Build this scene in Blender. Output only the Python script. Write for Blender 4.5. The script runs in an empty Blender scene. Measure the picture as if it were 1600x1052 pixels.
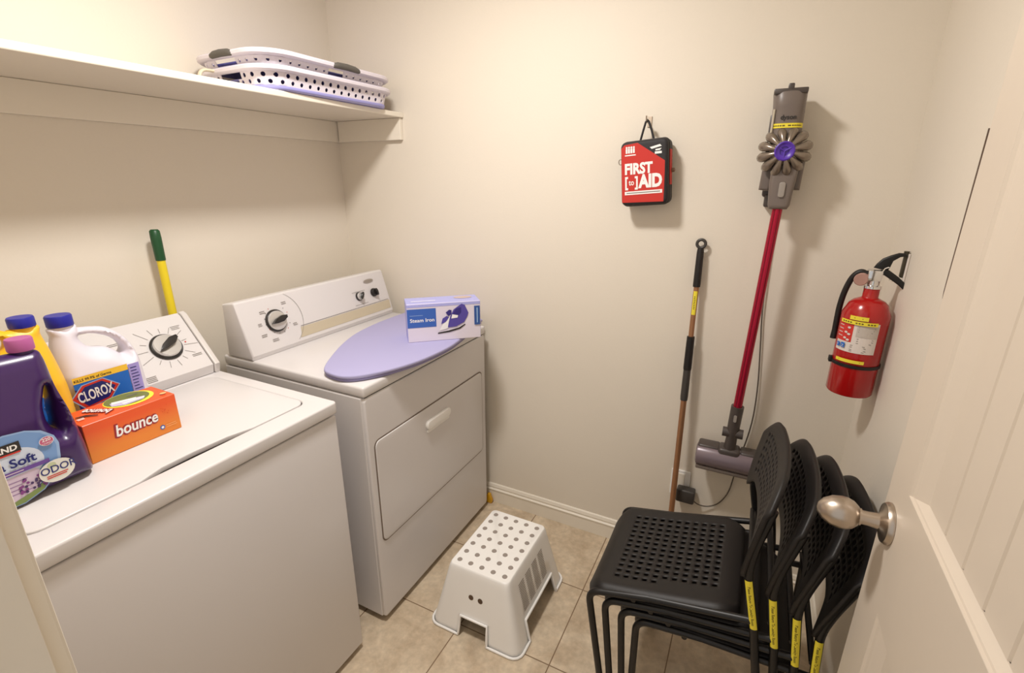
import bpy, bmesh, math, random
from mathutils import Vector, Matrix
random.seed(4)
S = bpy.context.scene
COL = S.collection
PI = math.pi
V = Vector

# ------------------------------------------------------------------ camera, world, lights, exposure
CAM = V((1.7838, -1.7878, 1.5092))
YAW, PITCH, ROLL = .4636, -.312, .0022
fw = V((-math.sin(YAW)*math.cos(PITCH), math.cos(YAW)*math.cos(PITCH), math.sin(PITCH)))
rt = V((math.cos(YAW), math.sin(YAW), 0)); up = rt.cross(fw)
r2 = rt*math.cos(ROLL)+up*math.sin(ROLL); u2 = up*math.cos(ROLL)-rt*math.sin(ROLL)
cd = bpy.data.cameras.new('camera'); cam = bpy.data.objects.new('camera', cd); COL.objects.link(cam)
cd.sensor_width = 36; cd.lens = 758.86*36/1600; cd.clip_start = .02
M = Matrix((r2, u2, -fw)).transposed().to_4x4(); M.translation = CAM
cam.matrix_world = M
S.camera = cam

w = bpy.data.worlds.new('world'); S.world = w; w.use_nodes = True
w.node_tree.nodes['Background'].inputs[0].default_value = (1, .965, .935, 1)
w.node_tree.nodes['Background'].inputs[1].default_value = .60

def lamp(name, kind, loc, power, color, size, rot=(0, 0, 0)):
    l = bpy.data.lights.new(name, kind); l.energy = power; l.color = color
    if kind == 'POINT': l.shadow_soft_size = size
    else: l.size = size; l.shape = 'DISK'
    o = bpy.data.objects.new(name, l); o.location = loc; o.rotation_euler = rot; COL.objects.link(o); return o
lamp('ceiling_lamp', 'AREA', (1.0, -1.0, 2.41), 23, (1, .962, .93), .22)

S.view_settings.view_transform = 'Standard'; S.view_settings.look = 'None'
S.view_settings.gamma = 1; S.view_settings.use_curve_mapping = False
S.view_settings.exposure = 0.12

# ------------------------------------------------------------------ materials
def srgb(c):
    return tuple(((x/255)/12.92 if x/255 <= .04045 else ((x/255+.055)/1.055)**2.4) for x in c)+(1,)
MATS = {}
def mat(name, rgb, rough=.5, metal=0, bump=0, scale=60, var=0, trans=0, coat=0, alpha=1):
    if name in MATS: return MATS[name]
    m = bpy.data.materials.new(name); m.use_nodes = True; nt = m.node_tree; b = nt.nodes['Principled BSDF']
    c = srgb(rgb)
    b.inputs['Base Color'].default_value = c
    b.inputs['Roughness'].default_value = rough; b.inputs['Metallic'].default_value = metal
    if trans: b.inputs['Transmission Weight'].default_value = trans
    if coat: b.inputs['Coat Weight'].default_value = coat
    tc = nt.nodes.new('ShaderNodeTexCoord'); no = nt.nodes.new('ShaderNodeTexNoise')
    no.inputs['Scale'].default_value = scale; no.inputs['Detail'].default_value = 4
    nt.links.new(tc.outputs['Object'], no.inputs['Vector'])
    if var:
        mx = nt.nodes.new('ShaderNodeMix'); mx.data_type = 'RGBA'
        mx.inputs[6].default_value = tuple(x*(1-var) for x in c[:3])+(1,)
        mx.inputs[7].default_value = tuple(min(1, x*(1+var)) for x in c[:3])+(1,)
        nt.links.new(no.outputs[0], mx.inputs[0]); nt.links.new(mx.outputs[2], b.inputs['Base Color'])
    if bump:
        bp = nt.nodes.new('ShaderNodeBump'); bp.inputs['Strength'].default_value = bump; bp.inputs['Distance'].default_value = .002
        nt.links.new(no.outputs[0], bp.inputs['Height']); nt.links.new(bp.outputs[0], b.inputs['Normal'])
    MATS[name] = m; return m

wall_m = mat('wall_paint', (226, 217, 202), .62, bump=.15, scale=140, var=.012)
trim_m = mat('trim_paint', (234, 226, 211), .38, var=.01)
door_m = mat('door_paint', (212, 199, 182), .42, var=.01)
ceil_m = mat('ceiling_paint', (240, 234, 222), .8, bump=.3, scale=90)
enamel = mat('white_enamel', (217, 213, 212), .28, var=.008, scale=8)
enamel2 = mat('grey_white_enamel', (212, 207, 203), .35)
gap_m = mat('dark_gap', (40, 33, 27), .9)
seam_m = mat('seam_shadowed_gasket', (120, 105, 92), .8)
chrome = mat('chrome', (225, 225, 225), .14, 1)
nickel = mat('brushed_nickel', (190, 178, 165), .3, 1, bump=.05, scale=200)
black_pl = mat('black_plastic', (19, 15, 14), .5, bump=.15, scale=500)
black_mt = mat('black_metal', (12, 10, 10), .4)
dark_grey = mat('dark_grey_plastic', (62, 58, 55), .4)
knob_dk = mat('knob_black', (38, 35, 33), .3)
knob_face = mat('knob_silver', (215, 213, 210), .25, .6)
ink = mat('grey_print', (128, 122, 116), .6)
ink_dk = mat('dark_print', (45, 40, 36), .6)
white_pl = mat('white_plastic', (242, 240, 236), .36)
white_print = mat('white_print', (240, 238, 235), .5)
yellow_st = mat('yellow_label', (236, 218, 60), .5)
sticker_ink = mat('sticker_print', (96, 84, 18), .6)
red_print = mat('red_print', (200, 50, 36), .5)

# ------------------------------------------------------------------ object helpers
def empty(name, label, cat, loc=(0, 0, 0), rot=(0, 0, 0), group=None):
    o = bpy.data.objects.new(name, None); COL.objects.link(o); o.empty_display_size = .05
    o.location = loc; o.rotation_euler = rot; o['label'] = label; o['category'] = cat
    if group: o['group'] = group
    return o
def finish(bm, name, mats, parent=None, smooth=None):
    me = bpy.data.meshes.new(name)
    bmesh.ops.recalc_face_normals(bm, faces=bm.faces)
    bm.to_mesh(me); bm.free()
    for m in (mats if isinstance(mats, (list, tuple)) else [mats]): me.materials.append(m)
    o = bpy.data.objects.new(name, me); COL.objects.link(o)
    if parent: o.parent = parent
    if smooth is not None:
        for p in me.polygons: p.use_smooth = True
        try: me.set_sharp_from_angle(angle=math.radians(smooth))
        except Exception: pass
    return o
def struct(o): o['kind'] = 'structure'; return o
def box(bm, lo, hi, bev=0, seg=2, mi=0, mtx=None):
    r = bmesh.ops.create_cube(bm, size=1); vs = r['verts']
    lo, hi = V(lo), V(hi)
    for v in vs: v.co = V(((v.co.x+.5)*(hi.x-lo.x)+lo.x, (v.co.y+.5)*(hi.y-lo.y)+lo.y, (v.co.z+.5)*(hi.z-lo.z)+lo.z))
    fs = list({f for v in vs for f in v.link_faces})
    for f in fs: f.material_index = mi
    if mtx is not None:
        for v in vs: v.co = mtx @ v.co
    if bev:
        es = list({e for v in vs for e in v.link_edges})
        bmesh.ops.bevel(bm, geom=es, offset=bev, segments=seg, profile=.5, affect='EDGES')
def frame_of(d):
    d = d.normalized(); a = V((0, 0, 1)) if abs(d.z) < .9 else V((1, 0, 0))
    x = d.cross(a).normalized(); return x, d.cross(x).normalized()
def tube(bm, pts, r, n=12, mi=0, cap=True, closed=False, flat=1):
    pts = [V(p) for p in pts]; N = len(pts)
    rs = r if isinstance(r, (list, tuple)) else [r]*N
    rings = []; px = None
    for i, p in enumerate(pts):
        if closed: d = (pts[(i+1) % N]-pts[i-1])
        else: d = pts[min(i+1, N-1)]-pts[max(i-1, 0)]
        d.normalize()
        if px is None: x, y = frame_of(d)
        else:
            x = (px-d*px.dot(d))
            x = x.normalized() if x.length > 1e-5 else frame_of(d)[0]
            y = d.cross(x)
        px = x
        rings.append([bm.verts.new(p+(x*math.cos(2*PI*k/n)+y*math.sin(2*PI*k/n)*flat)*rs[i]) for k in range(n)])
    for i in range(N if closed else N-1):
        a, b = rings[i], rings[(i+1) % N]
        for k in range(n):
            f = bm.faces.new((a[k], a[(k+1) % n], b[(k+1) % n], b[k])); f.material_index = mi
    if cap and not closed:
        f = bm.faces.new(rings[0][::-1]); f.material_index = mi
        f = bm.faces.new(rings[-1]); f.material_index = mi
def smooth_path(pts, rad=.03, seg=6):
    pts = [V(p) for p in pts]; out = [pts[0]]
    for i in range(1, len(pts)-1):
        a, b, c = pts[i-1], pts[i], pts[i+1]
        l = min(rad, (a-b).length*.49, (c-b).length*.49)
        p0 = b+(a-b).normalized()*l; p2 = b+(c-b).normalized()*l
        for k in range(seg+1):
            t = k/seg; out.append(p0*(1-t)**2+b*2*t*(1-t)+p2*t*t)
    out.append(pts[-1]); return out
def spline(pts, n=8):
    pts = [V(p) for p in pts]; P = [pts[0]*2-pts[1]]+pts+[pts[-1]*2-pts[-2]]; out = []
    for i in range(1, len(P)-2):
        for k in range(n):
            t = k/n; a, b, c, d = P[i-1:i+3]
            out.append(.5*((2*b)+(c-a)*t+(2*a-5*b+4*c-d)*t*t+(-a+3*b-3*c+d)*t**3))
    out.append(pts[-1]); return out
def lathe(bm, prof, n=32, mi=0, mtx=None):
    """prof: (r, h) pairs, axis +Z, optional matrix"""
    rings = []
    for r, h in prof:
        if r < 1e-6:
            rings.append([bm.verts.new(V((0, 0, h)))])
        else: rings.append([bm.verts.new(V((r*math.cos(2*PI*k/n), r*math.sin(2*PI*k/n), h))) for k in range(n)])
    for a, b in zip(rings, rings[1:]):
        for k in range(n):
            k2 = (k+1) % n
            if len(a) == 1 and len(b) == 1: continue
            if len(a) == 1: f = bm.faces.new((a[0], b[k2], b[k]))
            elif len(b) == 1: f = bm.faces.new((a[k], a[k2], b[0]))
            else: f = bm.faces.new((a[k], a[k2], b[k2], b[k]))
            f.material_index = mi
    if mtx is not None:
        for rg in rings:
            for v in rg: v.co = mtx @ v.co
def basis(o, X, Y, Z):
    m = Matrix((V(X), V(Y), V(Z))).transposed().to_4x4(); m.translation = V(o); return m
def rot_to(o, d):
    d = V(d).normalized(); x, y = frame_of(d); return basis(o, x, y, d)
def curve_to_bm(bm, cu, mtx, mi=0):
    ob = bpy.data.objects.new('tmp', cu); COL.objects.link(ob)
    dg = bpy.context.evaluated_depsgraph_get(); dg.update()
    me = bpy.data.meshes.new_from_object(ob.evaluated_get(dg))
    base = len(bm.verts); bm.verts.ensure_lookup_table()
    vs = [bm.verts.new(mtx(v.co) if callable(mtx) else mtx @ v.co) for v in me.vertices]
    for p in me.polygons:
        try:
            f = bm.faces.new([vs[i] for i in p.vertices]); f.material_index = mi
        except ValueError: pass
    bpy.data.objects.remove(ob); bpy.data.curves.remove(cu); bpy.data.meshes.remove(me)
def plate(bm, loops, thick, bev=0, mtx=Matrix(), mi=0, seg=3, smooth_loops=()):
    """outline loops (outer first, the rest holes) -> plate of thickness thick centred on local z, rounded edges"""
    cu = bpy.data.curves.new('tmp', 'CURVE'); cu.dimensions = '2D'; cu.fill_mode = 'BOTH'
    cu.extrude = max(thick/2-bev, 0); cu.bevel_depth = bev; cu.bevel_resolution = seg; cu.offset = -bev
    for k, lp in enumerate(loops):
        if k in smooth_loops:
            pp = [V((p[0], p[1], 0)) for p in lp]; n = len(pp); lp = []
            for i in range(n):
                a, b, c, d = pp[i-1], pp[i], pp[(i+1) % n], pp[(i+2) % n]
                for j in range(5):
                    t = j/5; lp.append(.5*((2*b)+(c-a)*t+(2*a-5*b+4*c-d)*t*t+(-a+3*b-3*c+d)*t**3))
        sp = cu.splines.new('POLY'); sp.points.add(len(lp)-1); sp.use_cyclic_u = True
        for q, p in zip(sp.points, lp): q.co = (p[0], p[1], 0, 1)
    curve_to_bm(bm, cu, mtx, mi)
    bmesh.ops.remove_doubles(bm, verts=bm.verts, dist=1e-6)
def rrect(x0, y0, x1, y1, r, n=5):
    out = []
    for cx, cy, a0 in ((x1-r, y1-r, 0), (x0+r, y1-r, 90), (x0+r, y0+r, 180), (x1-r, y0+r, 270)):
        for k in range(n+1):
            a = math.radians(a0+90*k/n); out.append((cx+r*math.cos(a), cy+r*math.sin(a)))
    return out
class Print:
    """flat print laid on a surface: layers of polygons, map f(u, v, h) -> point"""
    def __init__(s, f): s.bm = bmesh.new(); s.f = f; s.mats = []; s.k = 0
    def mi(s, m):
        if m not in s.mats: s.mats.append(m)
        return s.mats.index(m)
    def lay(s): s.k += 1; return .00025*s.k
    def poly(s, pts, m, h=None):
        h = s.lay() if h is None else h
        bf = s.bm.faces.new([s.bm.verts.new(s.f(u, v, h)) for u, v in pts]); bf.material_index = s.mi(m)
    def rect(s, u0, v0, u1, v1, m, n=1, h=None):
        h = s.lay() if h is None else h
        for i in range(n):
            a, b = u0+(u1-u0)*i/n, u0+(u1-u0)*(i+1)/n
            s.poly([(a, v0), (b, v0), (b, v1), (a, v1)], m, h)
    def ellipse(s, cu, cv, ru, rv, m, n=28, rot=0, h=None):
        c, q = math.cos(rot), math.sin(rot)
        s.poly([(cu+c*ru*math.cos(t)-q*rv*math.sin(t), cv+q*ru*math.cos(t)+c*rv*math.sin(t)) for t in [2*PI*k/n for k in range(n)]], m, h)
    def text(s, body, u, v, size, m, width=None, bold=0, shear=0, rot=0, align='LEFT', h=None):
        h = s.lay() if h is None else h
        cu = bpy.data.curves.new('tmp', 'FONT'); cu.body = body; cu.size = size; cu.offset = bold; cu.shear = shear
        cu.align_x = align; cu.resolution_u = 3
        ob = bpy.data.objects.new('tmp', cu); COL.objects.link(ob)
        dg = bpy.context.evaluated_depsgraph_get(); dg.update()
        me = bpy.data.meshes.new_from_object(ob.evaluated_get(dg))
        xs = [q.co.x for q in me.vertices] or [0]
        k = width/(max(xs)-min(xs)) if width else 1
        c, q = math.cos(rot), math.sin(rot)
        vs = [s.bm.verts.new(s.f(u+c*p.co.x*k-q*p.co.y, v+q*p.co.x*k+c*p.co.y, h)) for p in me.vertices]
        for p in me.polygons:
            try: f = s.bm.faces.new([vs[i] for i in p.vertices]); f.material_index = s.mi(m)
            except ValueError: pass
        bpy.data.objects.remove(ob); bpy.data.curves.remove(cu); bpy.data.meshes.remove(me)
    def lines(s, u0, u1, vs, t, m, jitter=.2):
        h = s.lay()
        for v in vs:
            e = (u1-u0)*random.random()*jitter
            s.poly([(u0, v), (u1-e, v), (u1-e, v+t), (u0, v+t)], m, h)
    def done(s, name, parent):
        me = bpy.data.meshes.new(name); s.bm.to_mesh(me); s.bm.free()
        for m in s.mats: me.materials.append(m)
        o = bpy.data.objects.new(name, me); COL.objects.link(o); o.parent = parent; return o
def plane_map(o, U, W_, N):
    o, U, W_, N = V(o), V(U).normalized(), V(W_).normalized(), V(N).normalized()
    return lambda u, v, h: o+U*u+W_*v+N*(h+.0004)

# ------------------------------------------------------------------ the room
WX, CEIL, DY = 2.14, 2.44, -1.69           # right wall, ceiling, room face of the doorway wall
TS = .342                                   # floor tile
def tile_mat():
    m = bpy.data.materials.new('floor_tile'); m.use_nodes = True; nt = m.node_tree; b = nt.nodes['Principled BSDF']
    tc = nt.nodes.new('ShaderNodeTexCoord'); br = nt.nodes.new('ShaderNodeTexBrick')
    br.offset = 0; br.squash = 1; br.inputs['Scale'].default_value = 1
    br.inputs['Brick Width'].default_value = TS; br.inputs['Row Height'].default_value = TS
    br.inputs['Mortar Size'].default_value = .0022; br.inputs['Mortar Smooth'].default_value = .3
    br.inputs['Color1'].default_value = (1, 1, 1, 1); br.inputs['Color2'].default_value = (.93, .93, .93, 1)
    br.inputs['Mortar'].default_value = (0, 0, 0, 1)
    nt.links.new(tc.outputs['Object'], br.inputs['Vector'])
    n1 = nt.nodes.new('ShaderNodeTexNoise'); n1.inputs['Scale'].default_value = 9; n1.inputs['Detail'].default_value = 7; n1.inputs['Roughness'].default_value = .65
    n1.inputs['Distortion'].default_value = .6
    nt.links.new(tc.outputs['Object'], n1.inputs['Vector'])
    cr = nt.nodes.new('ShaderNodeValToRGB')
    cr.color_ramp.elements[0].position = .3; cr.color_ramp.elements[0].color = srgb((184, 163, 136))
    cr.color_ramp.elements[1].position = .7; cr.color_ramp.elements[1].color = srgb((219, 202, 176))
    nt.links.new(n1.outputs[0], cr.inputs[0])
    n2 = nt.nodes.new('ShaderNodeTexNoise'); n2.inputs['Scale'].default_value = 45; n2.inputs['Detail'].default_value = 5
    nt.links.new(tc.outputs['Object'], n2.inputs['Vector'])
    mr = nt.nodes.new('ShaderNodeMapRange'); mr.inputs[1].default_value = .35; mr.inputs[2].default_value = .7; mr.inputs[3].default_value = .86; mr.inputs[4].default_value = 1.06
    nt.links.new(n2.outputs[0], mr.inputs[0])
    mu = nt.nodes.new('ShaderNodeMix'); mu.data_type = 'RGBA'; mu.blend_type = 'MULTIPLY'; mu.inputs[0].default_value = 1
    nt.links.new(cr.outputs[0], mu.inputs[6]); nt.links.new(mr.outputs[0], mu.inputs[7])
    mx = nt.nodes.new('ShaderNodeMix'); mx.data_type = 'RGBA'
    mx.inputs[7].default_value = srgb((128, 104, 80)); nt.links.new(mu.outputs[2], mx.inputs[6])
    nt.links.new(br.outputs['Fac'], mx.inputs[0]); nt.links.new(mx.outputs[2], b.inputs['Base Color'])
    bp = nt.nodes.new('ShaderNodeBump'); bp.inputs['Strength'].default_value = .5; bp.inputs['Distance'].default_value = .002; bp.invert = True
    nt.links.new(br.outputs['Fac'], bp.inputs['Height']); nt.links.new(bp.outputs[0], b.inputs['Normal'])
    b.inputs['Roughness'].default_value = .42
    return m
bm = bmesh.new(); ox, oy = 1.0242-3*TS, -.677-5*TS
box(bm, (-.1-ox, -3.2-oy, -.05), (2.3-ox, .1-oy, 0))
fl = struct(finish(bm, 'floor', tile_mat())); fl.location = (ox, oy, 0)
bm = bmesh.new(); box(bm, (-.1, -1.81, CEIL), (2.24, .1, CEIL+.05)); struct(finish(bm, 'ceiling', ceil_m))
bm = bmesh.new(); box(bm, (-.1, -1.81, 0), (0, .1, CEIL)); struct(finish(bm, 'wall_left', wall_m))
bm = bmesh.new(); box(bm, (0, 0, 0), (WX, .1, CEIL)); struct(finish(bm, 'wall_back', wall_m))
bm = bmesh.new(); box(bm, (WX, -1.81, 0), (WX+.1, .1, CEIL)); struct(finish(bm, 'wall_right', wall_m))
bm = bmesh.new()
box(bm, (0, -1.81, 0), (1.30, DY, CEIL)); box(bm, (2.09, -1.81, 0), (WX, DY, CEIL)); box(bm, (1.30, -1.81, 2.06), (2.09, DY, CEIL))
struct(finish(bm, 'wall_front', wall_m))
# door frame: casing on the room side and jamb with stop
bm = bmesh.new()
box(bm, (1.225, DY, 0), (1.295, DY+.016, 2.12), .003); box(bm, (1.225, DY, 2.06), (2.13, DY+.016, 2.12), .003)
box(bm, (1.30, -1.81, 0), (1.312, DY, 2.06)); box(bm, (1.312, -1.775, 0), (1.324, -1.735, 2.06), .002)
box(bm, (1.225, -1.826, 0), (1.295, -1.81, 2.12), .003)
struct(finish(bm, 'trim_1', trim_m))
# baseboards (moulded profile)
def baseboard(name, p0, p1, nrm, h=.098):
    prof = [(0, 0), (.012, 0), (.012, h*.66), (.015, h*.68), (.015, h*.72), (.008, h*.76), (.008, h*.8), (.010, h*.84), (.006, h*.97), (.003, h), (0, h)]
    bm = bmesh.new(); p0, p1, nrm = V(p0), V(p1), V(nrm)
    a = [bm.verts.new(p0+nrm*d+V((0, 0, z))) for d, z in prof]; b = [bm.verts.new(p1+nrm*d+V((0, 0, z))) for d, z in prof]
    for i in range(len(prof)-1): bm.faces.new((a[i], a[i+1], b[i+1], b[i]))
    bm.faces.new(a[::-1]); bm.faces.new(b)
    struct(finish(bm, name, trim_m))
baseboard('baseboard_back', (0, 0, 0), (WX, 0, 0), (0, -1, 0))
baseboard('baseboard_right', (WX, -.016, 0), (WX, DY, 0), (-1, 0, 0))
baseboard('baseboard_left', (0, -.016, 0), (0, DY, 0), (1, 0, 0))

# ------------------------------------------------------------------ the open door (hinged at the doorway wall, standing along the right wall)
DX = 2.05; Y0, Y1 = -1.655, -.837
door = empty('door_1', 'x', 'x', (DX+.035, Y0, 0)); del door['label']; del door['category']; door['kind'] = 'structure'
dl = door.location
UY0, UY1, UZ0, UZ1 = -1.55, -.934, 1.042, 1.80
arch = [(UY1, UZ0), (UY1, UZ1)]+[(UY1-(UY1-UY0)*k/12, UZ1+.10*math.sin(PI*k/12)) for k in range(1, 12)]+[(UY0, UZ1), (UY0, UZ0)]
def inset(lp, d):
    c = V((sum(p[0] for p in lp)/len(lp), sum(p[1] for p in lp)/len(lp))); n = len(lp); out = []
    area = sum(lp[i][0]*lp[(i+1) % n][1]-lp[(i+1) % n][0]*lp[i][1] for i in range(n)); sg = 1 if area > 0 else -1
    for i in range(n):
        a, b, e = V(lp[i-1][:2]), V(lp[i][:2]), V(lp[(i+1) % n][:2])
        n1 = (b-a).normalized(); n2 = (e-b).normalized()
        n1 = V((-n1.y, n1.x))*sg; n2 = V((-n2.y, n2.x))*sg; m = (n1+n2); m = m/max(m.length_squared, 1e-6)*2
        out.append((b.x+m.x*d, b.y+m.y*d*.32))
    return out
LZ0, LZ1 = .22, .815
low = [(UY1-.012, LZ0), (UY1-.012, LZ1), (UY0, LZ1), (UY0, LZ0)]
bm = bmesh.new()
mD = basis((DX+.0175-dl.x, -dl.y, -dl.z), (0, 1, 0), (0, 0, 1), (1, 0, 0))
plate(bm, [[(Y0, .012), (Y1, .012), (Y1, 2.045), (Y0, 2.045)], arch, low], .035, .0015, mD)
box(bm, (DX+.018-dl.x, UY0-.01-dl.y, .2), (DX+.031-dl.x, UY1+.01-dl.y, 1.93))
finish(bm, 'door_frame', door_m, door)
def panel(loop, name, grooves):
    bm = bmesh.new(); steps = [(0, 0), (.004, .003), (.012, .004), (.040, .013), (.048, .013)]
    rings = []
    for d, dep in steps:
        rings.append([bm.verts.new(V((DX+.0005+dep-dl.x, p[0]-dl.y, p[1]-dl.z))) for p in inset(loop, d)])
    n = len(loop)
    for a, b in zip(rings, rings[1:]):
        for i in range(n): bm.faces.new((a[i], a[(i+1) % n], b[(i+1) % n], b[i]))
    inner = inset(loop, .047)
    zb = min(p[1] for p in inner); zt = max(p[1] for p in inner); ya = min(p[0] for p in inner); yb = max(p[0] for p in inner)
    y = yb; x0 = DX+.0125-dl.x; g = .0035
    while y > ya+.001:
        y2 = max(y-.067, ya)
        for (ua, xa, ub, xb) in ((y, x0+g, y-g, x0), (y-g, x0, y2+g, x0), (y2+g, x0, y2, x0+g)):
            vs = [bm.verts.new(V((xx, yy-dl.y, zz))) for xx, yy, zz in ((xa, ua, zb), (xb, ub, zb), (xb, ub, zt), (xa, ua, zt))]
            bm.faces.new(vs)
        y = y2
    finish(bm, name, door_m, door)
panel(arch, 'door_panel', 1); panel(low, 'door_panel', 1)
# knob
ky, kz = -.887, .955
bm = bmesh.new()
lathe(bm, [(0, 0), (.036, 0), (.036, .004), (.033, .009), (.02, .012), (.0135, .016), (.012, .030), (.012, .040), (.0145, .0405), (.0145, .044), (.017, .0445),
           (.024, .052), (.0275, .061), (.028, .070), (.0255, .084), (.018, .097), (.009, .104), (0, .106)], 36, 0, basis((DX-.0005-dl.x, ky-dl.y, kz), (0, 1, 0), (0, 0, 1), (-1, 0, 0)))
o = finish(bm, 'door_knob', nickel, door, 40)
for hz in (.25, 1.05, 1.8):
    bm = bmesh.new(); lathe(bm, [(0, -.045), (.006, -.045), (.006, .045), (0, .045)], 12, 0, Matrix.Translation((DX-.004-dl.x, Y0+.002-dl.y, hz)))
    finish(bm, 'hinge', nickel, door, 40)

# thin strip on the right wall, added for the dark line beside the door
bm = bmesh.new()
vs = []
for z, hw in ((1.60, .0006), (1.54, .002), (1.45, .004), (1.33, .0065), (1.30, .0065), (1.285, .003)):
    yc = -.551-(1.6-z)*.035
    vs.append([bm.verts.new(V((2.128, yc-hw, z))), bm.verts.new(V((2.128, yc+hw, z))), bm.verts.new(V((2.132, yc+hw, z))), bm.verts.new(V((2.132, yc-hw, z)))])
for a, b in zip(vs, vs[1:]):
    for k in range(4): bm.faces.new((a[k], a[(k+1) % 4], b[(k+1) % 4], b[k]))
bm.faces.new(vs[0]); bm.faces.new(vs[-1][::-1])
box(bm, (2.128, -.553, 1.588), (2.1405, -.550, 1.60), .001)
o = finish(bm, 'dark_strip', mat('dark_brown', (92, 74, 62), .5)); o['label'] = 'thin dark tapering strip on right wall beside door edge'; o['category'] = 'rod'

# ------------------------------------------------------------------ wall shelf
SX, SZ = .378, 1.757
sh = empty('wall_shelf', 'long cream painted shelf along left wall above the washer and dryer', 'shelf', (0, -.845, SZ))
bm = bmesh.new(); box(bm, (.001, -.842, 0), (SX, .844, .019), .003); finish(bm, 'shelf_board', trim_m, sh)
bm = bmesh.new(); box(bm, (.019, .826, -.087), (SX-.008, .844, -.0005), .002); finish(bm, 'end_cleat', trim_m, sh)
bm = bmesh.new(); box(bm, (.001, -.842, -.087), (.014, .844, -.0005), .002); finish(bm, 'wall_cleat', trim_m, sh)

# ------------------------------------------------------------------ laundry baskets (collapsed, stacked)
lav = mat('lavender_plastic', (158, 156, 214), .45)
bask_w = mat('basket_white', (224, 217, 226), .4)
hand_g = mat('handle_grey_rubber', (88, 84, 78), .6)
def basket(loc, rot, label, H, rimz, scale=1, blue=True, hole_r=.0072):
    t = empty('laundry_basket', label, 'basket', loc, rot, 'collapsed laundry baskets on the shelf')
    a, b = .168*scale, .272*scale                       # half extents of body
    def per(ax, by, r, n=7):
        return rrect(-ax, -by, ax, by, r, n)
    def band(bm, secs, mi=0):
        rings = [[bm.verts.new(V((x, y, z))) for x, y in per(a+d, b+d, .075+d)] for d, z in secs]
        n = len(rings[0])
        for p, q in zip(rings, rings[1:]):
            for i in range(n): bm.faces.new((p[i], p[(i+1) % n], q[(i+1) % n], q[i])).material_index = mi
        return rings
    # side wall with round holes: cell grid around the perimeter
    bm = bmesh.new()
    pts = [V((x, y, 0)) for x, y in rrect(-a, -b, a, b, .075, 8)]; n = len(pts)
    L = [0]
    for i in range(n): L.append(L[-1]+(pts[(i+1) % n]-pts[i]).length)
    def at(s, z):
        s %= L[-1]
        for i in range(n):
            if s <= L[i+1]: break
        f = (s-L[i])/(L[i+1]-L[i]); p = pts[i].lerp(pts[(i+1) % n], f); d = (pts[(i+1) % n]-pts[i]).normalized()
        out = V((d.y, -d.x, 0)); return p+out*(z/H*.012)+V((0, 0, z))
    cells = int(L[-1]/.033); cw = L[-1]/cells
    rows = [(.013, .5*H+.005), (.5*H+.005, H-.002)] if H > .03 else [(.003, H-.003)]
    def slot(s):
        p = at(s, 0); return (abs(p.y) > b-.01 and abs(p.x) < .05) or (abs(p.x) > a-.01 and abs(p.y) < .045 and H < .045)
    for i in range(cells):
        s0, s1 = i*cw, (i+1)*cw
        for ri, (z0, z1) in enumerate(rows):
            sh_ = 0
            cs, cz = (s0+s1)/2, (z0+z1)/2
            if ri == 1: s0_, s1_ = s0+cw/2, s1+cw/2; cs += cw/2
            else: s0_, s1_ = s0, s1
            if slot(cs): continue
            outer = [(s0_, z0), (cs, z0), (s1_, z0), (s1_, cz), (s1_, z1), (cs, z1), (s0_, z1), (s0_, cz)]
            hr = min(hole_r, (z1-z0)*.36)
            inner = [(cs+hr*math.cos(t), cz+hr*math.sin(t)) for t in [math.radians(225+45*k) for k in range(8)]]
            ov = [bm.verts.new(at(*q)) for q in outer]; iv = [bm.verts.new(at(*q)) for q in inner]
            for k in range(8): bm.faces.new((ov[k], ov[(k+1) % 8], iv[(k+1) % 8], iv[k]))
        for z0, z1 in ((0, rows[0][0]), (rows[-1][1], H)):
            q = [bm.verts.new(at(*p)) for p in ((s0, z0), (s1, z0), (s1, z1), (s0, z1))]; bm.faces.new(q)
    bmesh.ops.remove_doubles(bm, verts=bm.verts, dist=1e-5)
    o = finish(bm, 'side_wall', bask_w, t); m = o.modifiers.new('s', 'SOLIDIFY'); m.thickness = .0025
    bm = bmesh.new()
    band(bm, [(.010, H-.002), (.022, H-.003), (.030, H+.002), (.031, H+.010), (.026, H+.015), (.014, H+.015), (.010, H+.011), (.010, H-.002)])
    finish(bm, 'rim', bask_w, t, 50)
    bm = bmesh.new()
    r = band(bm, [(-.012, -.001), (-.004, -.001), (.003, .002), (.0048, .007), (.0045, .0115), (-.01, .0115)] if H > .03 else [(-.012, -.001), (-.004, -.001), (-.001, .002), (-.003, .008), (-.01, .008)]); bm.faces.new(r[0][::-1]); bm.faces.new(r[-1])
    finish(bm, 'base', lav, t, 50)
    bm = bmesh.new()
    r = band(bm, [(-.012, H*.62), (-.008, H*.7)]); bm.faces.new(r[1]); bm.faces.new(r[0][::-1])
    finish(bm, 'folded_liner', lav, t, 50)
    return t, a, b
b1, ba, bb = basket((.223, -.368, SZ+.0205), (0, 0, math.radians(-2.5)), 'white collapsed basket with black round holes, lying directly on the shelf', .052, 0)
b2, ba, bb = basket((.221, -.372, SZ+.0205+.0685), (0, 0, math.radians(-1.5)), 'upper collapsed white basket with dark grey rubber handles, resting on another', .026, 0, hole_r=.005)
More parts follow.
